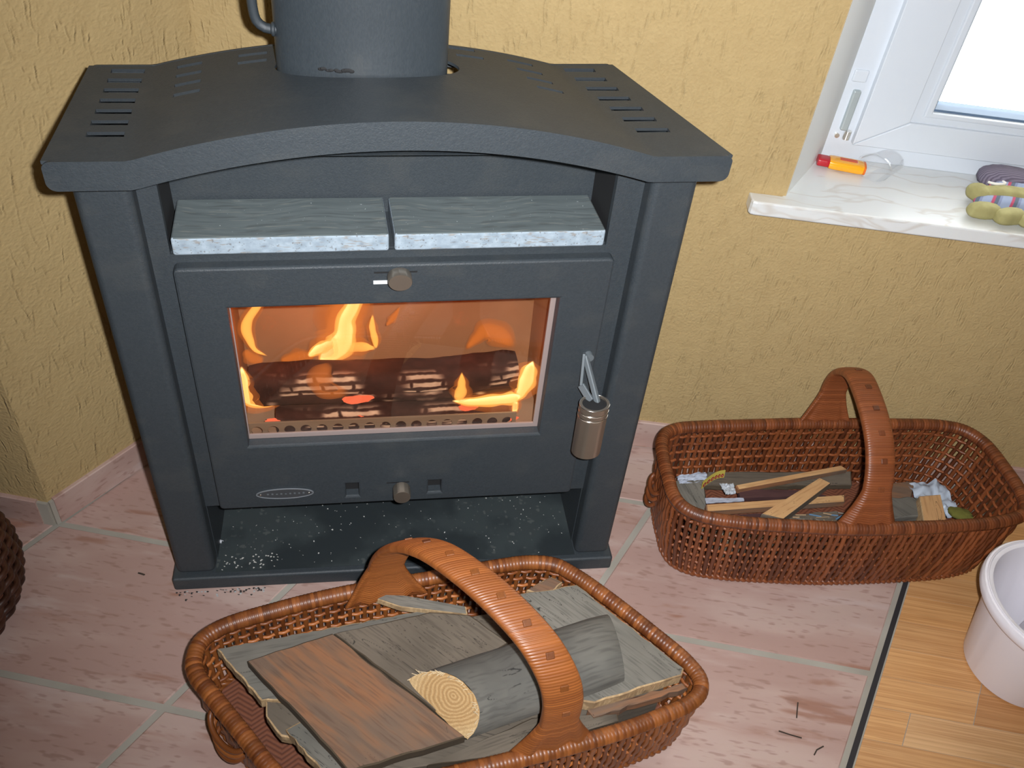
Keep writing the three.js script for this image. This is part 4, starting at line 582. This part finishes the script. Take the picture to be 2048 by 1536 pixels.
// ------------------------------------------------------------------ kindling in the rear basket
const kd = 'kindling in the rear basket';
wood('dark_board', rough([[0.634, -0.178], [0.95, -0.166], [0.935, -0.128], [0.612, -0.14]], 0.02, 0.0012, 30), 0.07, 0.012, 0.06, 30, [M.wDark, M.wEndDark], 'dark brown board lying along the back of the kindling', kd);
wood('grey_offcut', rough([[0.553, -0.158], [0.62, -0.158], [0.597, -0.055], [0.555, -0.07]], 0.02, 0.001, 31), 0.07, 0.02, 1.4, 31, [M.wGrey, M.wEndDark], 'short grey-brown board end at the left of the kindling', kd);
wood('kindling_stick', [[0.672, -0.123], [0.922, -0.167], [0.93, -0.156], [0.674, -0.112]], 0.088, 0.012, -0.17, 32, [M.wPine, M.wBrown], 'long tan kindling stick lying on the dark board', kd);
wood('kindling_stick', [[0.69, -0.034], [0.849, -0.122], [0.866, -0.107], [0.728, -0.019]], 0.104, 0.02, -0.5, 33, [M.wPine, M.wDark], 'thick pale pine stick lying askew on top of the kindling', kd);
wood('kindling_stick', [[0.597, -0.08], [0.897, -0.091], [0.89, -0.074], [0.593, -0.063]], 0.083, 0.014, -0.04, 34, [M.wPine, M.wBrown], 'long pinkish pine strip under the askew stick', kd);
wood('maroon_board', [[0.68, -0.122], [0.82, -0.112], [0.86, -0.096], [0.677, -0.098]], 0.078, 0.01, 0.05, 35, [M.wMaroon, M.wMaroon], 'maroon painted board under the tan stick', kd);
wood('maroon_board', [[0.61, -0.058], [0.78, -0.062], [0.74, -0.044], [0.62, -0.046]], 0.074, 0.01, 0.0, 36, [M.wMaroon, M.wDark], 'narrow maroon strip in front of the pinkish pine strip', kd);
wood('bark_slab', rough([[0.56, -0.06], [0.88, -0.07], [0.87, 0.0], [0.62, 0.01]], 0.015, 0.002, 37), 0.06, 0.03, 0.05, 37, [M.wDark, M.wDark], 'dark bark slab beneath the kindling litter', kd);
wood('pine_block', [[1.059, -0.082], [1.108, -0.084], [1.082, -0.008], [1.032, -0.01]], 0.082, 0.03, 1.9, 38, [M.wPine, M.wSawn], 'pale pine block standing out beside the plastic bag', kd);
wood('brown_offcut', rough([[1.0, -0.14], [1.09, -0.14], [1.05, -0.085], [0.98, -0.09]], 0.02, 0.001, 39), 0.06, 0.02, 0.3, 39, [M.wBrown, M.wEndDark], 'brown board end behind the pine block', kd);
wood('stone_chip', rough([[0.985, -0.1], [1.07, -0.092], [1.05, -0.045], [0.985, -0.04]], 0.02, 0.003, 40), 0.064, 0.02, 0.9, 40, [M.wGreyKnot, M.wGreyKnot], 'grey weathered chip left of the pine block', kd);
wood('brown_offcut', rough([[0.98, -0.045], [1.05, -0.04], [1.04, 0.0], [0.98, 0.0]], 0.02, 0.001, 43), 0.052, 0.02, 0.3, 43, [M.wBrown, M.wBrown], 'reddish board end low in front of the grey chip', kd);
{ // curled green bark
  const g = new THREE.SphereGeometry(1, 20, 12).scale(0.026, 0.009, 0.016), p = g.attributes.position; for (let i = 0; i < p.count; i++) { const k = 0.75 + 0.5 * fbm(p.getX(i) * 9 + 3, p.getZ(i) * 9 + 3, 20, 20, 3, 4); p.setXYZ(i, p.getX(i) * k, p.getY(i) * k, p.getZ(i) * k); } g.computeVertexNormals(); g.rotateY(-0.5).translate(1.135, 0.07, -0.04);
  solo('mossy_bark', g, std({ color: 0x6b6a2c, roughness: 0.95 }), 'olive green mossy bark flake on the plastic bag', 'bark', kd);
  const cloth = (name, pts, y, amp, seed, color, label) => { const N = 18, pos = [], idx = []; for (const off of [0, -0.0012]) for (let j = 0; j <= N; j++) for (let i = 0; i <= N; i++) { const u = i / N, v = j / N, a = [mix(pts[0][0], pts[1][0], u), mix(pts[0][1], pts[1][1], u)], b = [mix(pts[3][0], pts[2][0], u), mix(pts[3][1], pts[2][1], u)]; const f = 0.55 * Math.abs(fbm(u * 1.0 + v * 0.4, v, 4, 4, 3, seed) - 0.5) * 2 + 0.5 * fbm(u, v, 7, 7, 2, seed + 3); pos.push(mix(a[0], b[0], v), y + amp * f + off, mix(a[1], b[1], v)); } const w = N + 1, q = (N + 1) * (N + 1); for (let j = 0; j < N; j++) for (let i = 0; i < N; i++) { const a = j * w + i; idx.push(a, a + w, a + 1, a + 1, a + w, a + w + 1, q + a, q + a + 1, q + a + w, q + a + 1, q + a + w + 1, q + a + w); } const g2 = new THREE.BufferGeometry(); g2.setAttribute('position', new THREE.Float32BufferAttribute(pos, 3)); g2.setIndex(idx); g2.computeVertexNormals(); solo(name, g2, phys({ color, roughness: 0.35 }), label, 'bag', kd); };
  cloth('plastic_bag', [[1.065, -0.135], [1.15, -0.135], [1.145, -0.03], [1.075, -0.06]], 0.05, 0.03, 7, 0xb9c4d2, 'crumpled bluish white plastic bag at the right of the kindling');
  cloth('plastic_scrap', [[0.565, -0.17], [0.632, -0.178], [0.625, -0.15], [0.565, -0.148]], 0.066, 0.012, 12, 0xb4bccb, 'pale blue plastic scrap in the left corner of the kindling');
  cloth('paper_scrap', [[0.638, -0.127], [0.667, -0.126], [0.664, -0.1], [0.642, -0.098]], 0.086, 0.012, 22, 0xb9bfc6, 'torn white paper scrap beside the yellow packet');
  cloth('foil_strip', [[0.6, -0.098], [0.68, -0.094], [0.68, -0.086], [0.6, -0.084]], 0.08, 0.006, 28, 0xaaaebb, 'thin grey paper strip below the torn paper scrap');
  // yellow packet with red print, curled
  const cv = document.createElement('canvas'); cv.width = 256; cv.height = 96; const x = cv.getContext('2d'); x.fillStyle = '#cdbb58'; x.fillRect(0, 0, 256, 96); x.fillStyle = '#a32222'; for (let k = 0; k < 6; k++) { x.beginPath(); x.ellipse(28 + k * 40, 66, 17, 24, 0, 0, 7); x.fill(); } x.fillStyle = '#d8b9a0'; for (let k = 0; k < 6; k++) { x.beginPath(); x.ellipse(30 + k * 40, 68, 5, 11, 0.4, 0, 7); x.fill(); }
  const ct = new THREE.CanvasTexture(cv); ct.colorSpace = THREE.SRGBColorSpace;
  const N = 14, pos = [], uv = [], idx = []; for (const off of [0, 0.0008]) for (let i = 0; i <= N; i++) for (let j = 0; j <= 3; j++) { const t = i / N; pos.push(mix(0.6, 0.657, t) + 0.003 * Math.sin(t * 3), 0.082 + j / 3 * 0.018 + 0.004 * Math.sin(t * PI), mix(-0.121, -0.15, t) - 0.005 * Math.sin(t * PI) - off - j * 0.0012); uv.push(t, 1 - (3 - j) / 3); } const q = (N + 1) * 4; for (let i = 0; i < N; i++) for (let j = 0; j < 3; j++) { const a = i * 4 + j; idx.push(a, a + 4, a + 1, a + 1, a + 4, a + 5, q + a, q + a + 1, q + a + 4, q + a + 1, q + a + 5, q + a + 4); } const g3 = new THREE.BufferGeometry(); g3.setAttribute('position', new THREE.Float32BufferAttribute(pos, 3)); g3.setAttribute('uv', new THREE.Float32BufferAttribute(uv, 2)); g3.setIndex(idx); g3.computeVertexNormals();
  solo('paper_packet', g3, std({ map: ct, roughness: 0.6 }), 'torn yellow packet with red print standing in the kindling', 'packet');
  const S = new Strands(), r = rng(70); for (let k = 0; k < 240; k++) { const px = 0.6 + r() * 0.28, pz = -0.062 + r() * 0.06, a = r() * PI, L = 0.006 + r() * 0.022, y = 0.063 + r() * 0.006, t = r(), c = t < 0.25 ? [0.42, 0.28, 0.16] : t < 0.6 ? [0.1, 0.075, 0.055] : t < 0.9 ? [0.2, 0.17, 0.14] : [0.12, 0.22, 0.34]; S.tube([V(px, y, pz), V(px + Math.cos(a) * L, y + 0.003 * r(), pz + Math.sin(a) * L * 0.5)], 0.0007 + r() * 0.0018, 4, c); }
  const m = S.build('bark_litter', std({ vertexColors: true, roughness: 0.95 }), scene); tag(m, 'fine bark crumbs and splinters strewn over the kindling', 'litter'); m.userData.kind = 'stuff';
}
// ------------------------------------------------------------------ bucket
{
  const b = thing('bucket', 'white plastic bucket with a wide rolled rim standing on the laminate', 'bucket'); b.position.set(1.1, 0, 0.265);
  const prof = [[0.0001, 0.0], [0.084, 0.0], [0.088, 0.003], [0.098, 0.06], [0.112, 0.14], [0.1175, 0.175], [0.134, 0.176], [0.1365, 0.181], [0.1365, 0.193], [0.134, 0.197], [0.123, 0.198], [0.1195, 0.196], [0.115, 0.175], [0.095, 0.06], [0.085, 0.006], [0.0001, 0.006]].map((p) => new THREE.Vector2(p[0], p[1]));
  mesh('bucket_wall', toCreasedNormals(new THREE.LatheGeometry(prof, 72), 0.7).translate(0.006, 0, -0.006), M.plastic, b);
  mesh('rim_groove', new THREE.TorusGeometry(0.1285, 0.002, 8, 72).rotateX(PI / 2).translate(0.006, 0.1978, -0.006), M.plasticIn, b);
  const cup = (dx, dz, y0, r0, r1, h, tx, tz, l) => { const g = new THREE.LatheGeometry([[0.0001, 0], [r0, 0], [r1, h], [r1 + 0.004, h + 0.001], [r1 + 0.004, h + 0.005], [r1 - 0.001, h + 0.005], [r1 - 0.002, h], [r0 - 0.002, 0.003], [0.0001, 0.003]].map((p) => new THREE.Vector2(p[0], p[1])), 48); const gg = toCreasedNormals(g, 0.6); gg.rotateX(tx); gg.rotateZ(tz); gg.translate(1.106 + dx, y0, 0.259 + dz); solo('plastic_pot', gg, M.plasticIn, l, 'pot', 'pots in the bucket'); };
  cup(0.022, 0.0, 0.02, 0.048, 0.066, 0.135, 0.05, -0.32, 'white plastic pot leaning inside the bucket, lowest of its stack');
  cup(0.026, 0.0, 0.055, 0.046, 0.064, 0.13, 0.05, -0.32, 'white plastic pot nested in the stack inside the bucket, topmost');
}
// ------------------------------------------------------------------ things on the window sill (wall frame: s along, d out of the wall)
const WS = (s, y, d) => { const c = Math.cos(-wallR.a), k = Math.sin(-wallR.a); return V(wallR.x + c * s - k * d, y, wallR.z + k * s + c * d); };
{
  const L = thing('pocket_lighter', 'yellow pocket lighter with red top lying on the sill', 'lighter'); L.position.copy(WS(0.262, 0.6432, -0.132)); L.rotation.y = -0.36;
  const body = (x0, x1, ry, rz, y) => { const P = [], A = [], B = []; for (let i = 0; i <= 8; i++) { P.push(V(mix(x0, x1, i / 8), y, 0)); A.push(V(0, 0, 1)); B.push(V(0, 1, 0)); } return sweep(P, A, B, (i) => Array.from({ length: 20 }, (_, j) => { const t = j / 20 * 2 * PI, c = Math.cos(t), s = Math.sin(t), e = i === 0 || i === 8 ? 0.93 : 1; return [Math.sign(c) * Math.pow(Math.abs(c), 0.6) * rz * e, Math.sign(s) * Math.pow(Math.abs(s), 0.6) * ry * e]; })); };
  mesh('lighter_body', body(-0.026, 0.036, 0.0095, 0.017, 0.0095), phys({ color: 0xf2a81c, roughness: 0.25, clearcoat: 0.5 }), L);
  mesh('lighter_foot', body(0.036, 0.04, 0.0088, 0.016, 0.0095), phys({ color: 0xe06a14, roughness: 0.4 }), L);
  mesh('lighter_head', body(-0.047, -0.026, 0.008, 0.0135, 0.0095), phys({ color: 0xb3202c, roughness: 0.35 }), L);
  mesh('red_print', rbox(-0.008, 0.024, 0.0186, 0.0194, -0.006, 0.005, 0.0003), phys({ color: 0xd2552c, roughness: 0.4 }), L);
  const g = thing('plastic_cup', 'small clear plastic cup tipped over beside the lighter', 'cup'); g.position.copy(WS(0.318, 0.6434, -0.135));
  const pr = [[0.0001, 0], [0.022, 0], [0.0235, 0.002], [0.029, 0.05], [0.0315, 0.051], [0.0315, 0.053], [0.0285, 0.0525], [0.0228, 0.003], [0.0001, 0.002]].map((p) => new THREE.Vector2(p[0], p[1]));
  const c = toCreasedNormals(new THREE.LatheGeometry(pr, 48), 0.6); c.rotateZ(1.62).rotateY(0.6); c.scale(1.15, 0.85, 1); c.translate(0.03, 0.0268, 0.004); mesh('cup_wall', c, phys({ color: 0xffffff, roughness: 0.05, transmission: 1, thickness: 0, ior: 1.45 }), g);
}
{ // folded work glove
  const G = thing('work_glove', 'folded work glove with striped fabric back and grey ribbed cuff on the sill', 'glove'); G.position.copy(WS(0.53, 0.6425, -0.06)); G.rotation.y = wallR.a;
  const blob = (name, cx, cy, cz, rx, ry, rz, ang, mat, seed) => { const g = new THREE.SphereGeometry(1, 28, 18), p = g.attributes.position; for (let i = 0; i < p.count; i++) { const k = 0.93 + 0.14 * fbm(p.getX(i) * 0.5 + 2, p.getY(i) * 0.5 + p.getZ(i) * 0.3 + 2, 12, 12, 3, seed), s = (v) => Math.sign(v) * Math.pow(Math.abs(v), 0.8); p.setXYZ(i, s(p.getX(i)) * rx * k, s(p.getY(i)) * ry * k, s(p.getZ(i)) * rz * k); } g.computeVertexNormals(); g.rotateY(ang); g.translate(cx, cy, cz); const u = g.attributes.uv; for (let i = 0; i < u.count; i++) u.setXY(i, p.getX(i) * 10, p.getZ(i) * 10); mesh(name, g, mat, G); };
  const leather = std({ map: tex(128, 128, (u, v) => lerp3([0.56, 0.53, 0.34], [0.70, 0.67, 0.46], fbm(u, v, 6, 6, 4, 5))), roughness: 0.9 });
  const stripe = std({ map: tex(256, 64, (u, v) => { const t = ((u + v * 0.5) * 3) % 1; return t < 0.5 ? [0.58, 0.62, 0.72] : t < 0.66 ? [0.70, 0.30, 0.40] : t < 0.86 ? [0.36, 0.40, 0.46] : [0.50, 0.53, 0.64]; }), roughness: 0.95 });
  const cuff = std({ map: tex(64, 256, (u, v) => lerp3([0.36, 0.33, 0.39], [0.50, 0.47, 0.53], 0.5 + 0.5 * Math.sin(v * 2 * PI * 22))), roughness: 0.95 });
  blob('finger', -0.046, 0.0135, 0.048, 0.03, 0.0135, 0.017, 0.15, leather, 3); blob('finger', -0.004, 0.0135, 0.058, 0.03, 0.0135, 0.017, 0.35, leather, 7); blob('finger', 0.036, 0.0135, 0.058, 0.03, 0.0135, 0.018, 0.4, leather, 9); blob('thumb', -0.04, 0.02, -0.005, 0.02, 0.014, 0.022, 0.5, leather, 5);
  blob('striped_back', 0.012, 0.016, 0.026, 0.07, 0.0155, 0.019, 0.0, stripe, 11); blob('palm', 0.025, 0.022, -0.002, 0.07, 0.016, 0.02, 0.0, leather, 13); blob('striped_back', 0.04, 0.022, -0.024, 0.06, 0.015, 0.016, 0.0, stripe, 15);
  blob('cuff', 0.04, 0.026, -0.056, 0.066, 0.022, 0.032, -0.22, cuff, 17);
  mesh('cuff_binding', new THREE.TorusGeometry(0.014, 0.0024, 8, 24, PI * 1.1).rotateX(PI / 2.4).rotateY(0.4).translate(-0.008, 0.034, -0.026), std({ color: 0xe8e4dc, roughness: 0.9 }), G);
}
// ------------------------------------------------------------------ crumbs on floor and hearth
{
  const twig = (a, b, c, rad, l) => { const S = new Strands(); S.tube([V(...a), V(...b), V(...c)].map((p) => p), rad, 5, [0.05, 0.035, 0.025]); const m = S.build(numbered('twig'), std({ vertexColors: true, roughness: 0.9 }), scene); tag(m, l, 'twig', 'twigs on the floor'); };
  twig([0.655, 0.0012, 0.325], [0.662, 0.0014, 0.31], [0.668, 0.0012, 0.298], 0.0011, 'short curved dark twig on the tile near the laminate edge');
  twig([0.615, 0.0012, 0.345], [0.632, 0.0014, 0.353], [0.65, 0.0012, 0.36], 0.0012, 'dark forked twig on the tile near the laminate edge');
  twig([0.66, 0.0012, 0.39], [0.668, 0.0014, 0.382], [0.682, 0.0012, 0.377], 0.0012, 'small arched dark twig on the tile near the laminate edge');
  twig([-0.468, 0.0012, -0.042], [-0.463, 0.0014, -0.04], [-0.456, 0.0012, -0.037], 0.0016, 'black wood splinter on the tile left of the stove base');
  twig([0.58, 0.0014, 0.0245], [0.584, 0.0016, 0.024], [0.589, 0.0014, 0.022], 0.0017, 'black crumb on the tile in front of the kindling basket');
  const S = new Strands(), r = rng(123);
  for (let k = 0; k < 160; k++) { const x = -0.32 + r() * 0.64, z = -0.2 + r() * 0.18, s = r(); S.tube([V(x, 0.0345, z), V(x + (r() - 0.5) * 0.004, 0.0347, z + (r() - 0.5) * 0.003)], 0.0004 + s * s * s * 0.0015, 4, [0.5, 0.5, 0.47]); }
  for (let k = 0; k < 40; k++) { const x = -0.32 + r() * 0.1, z = -0.05 + r() * 0.035; S.tube([V(x, 0.0345, z), V(x + 0.002, 0.0347, z + 0.001)], 0.0005 + r() * 0.0012, 4, [0.55, 0.54, 0.5]); }
  for (let k = 0; k < 60; k++) { const x = -0.4 + r() * 0.16, z = 0.002 + r() * r() * 0.02; S.tube([V(x, 0.0006, z), V(x + 0.003, 0.001, z + 0.001)], 0.0005 + r() * 0.0016, 4, r() < 0.6 ? [0.03, 0.03, 0.03] : [0.45, 0.45, 0.44]); }
  S.tube([V(-0.328, 0.0345, -0.08), V(-0.322, 0.035, -0.077)], 0.0035, 6, [0.55, 0.57, 0.6]);
  const m = S.build('ash_flecks', std({ vertexColors: true, roughness: 1 }), scene); tag(m, 'pale ash flecks and soot crumbs on the stove base and floor', 'ash'); m.userData.kind = 'stuff';
}
renderer.render(scene, camera);
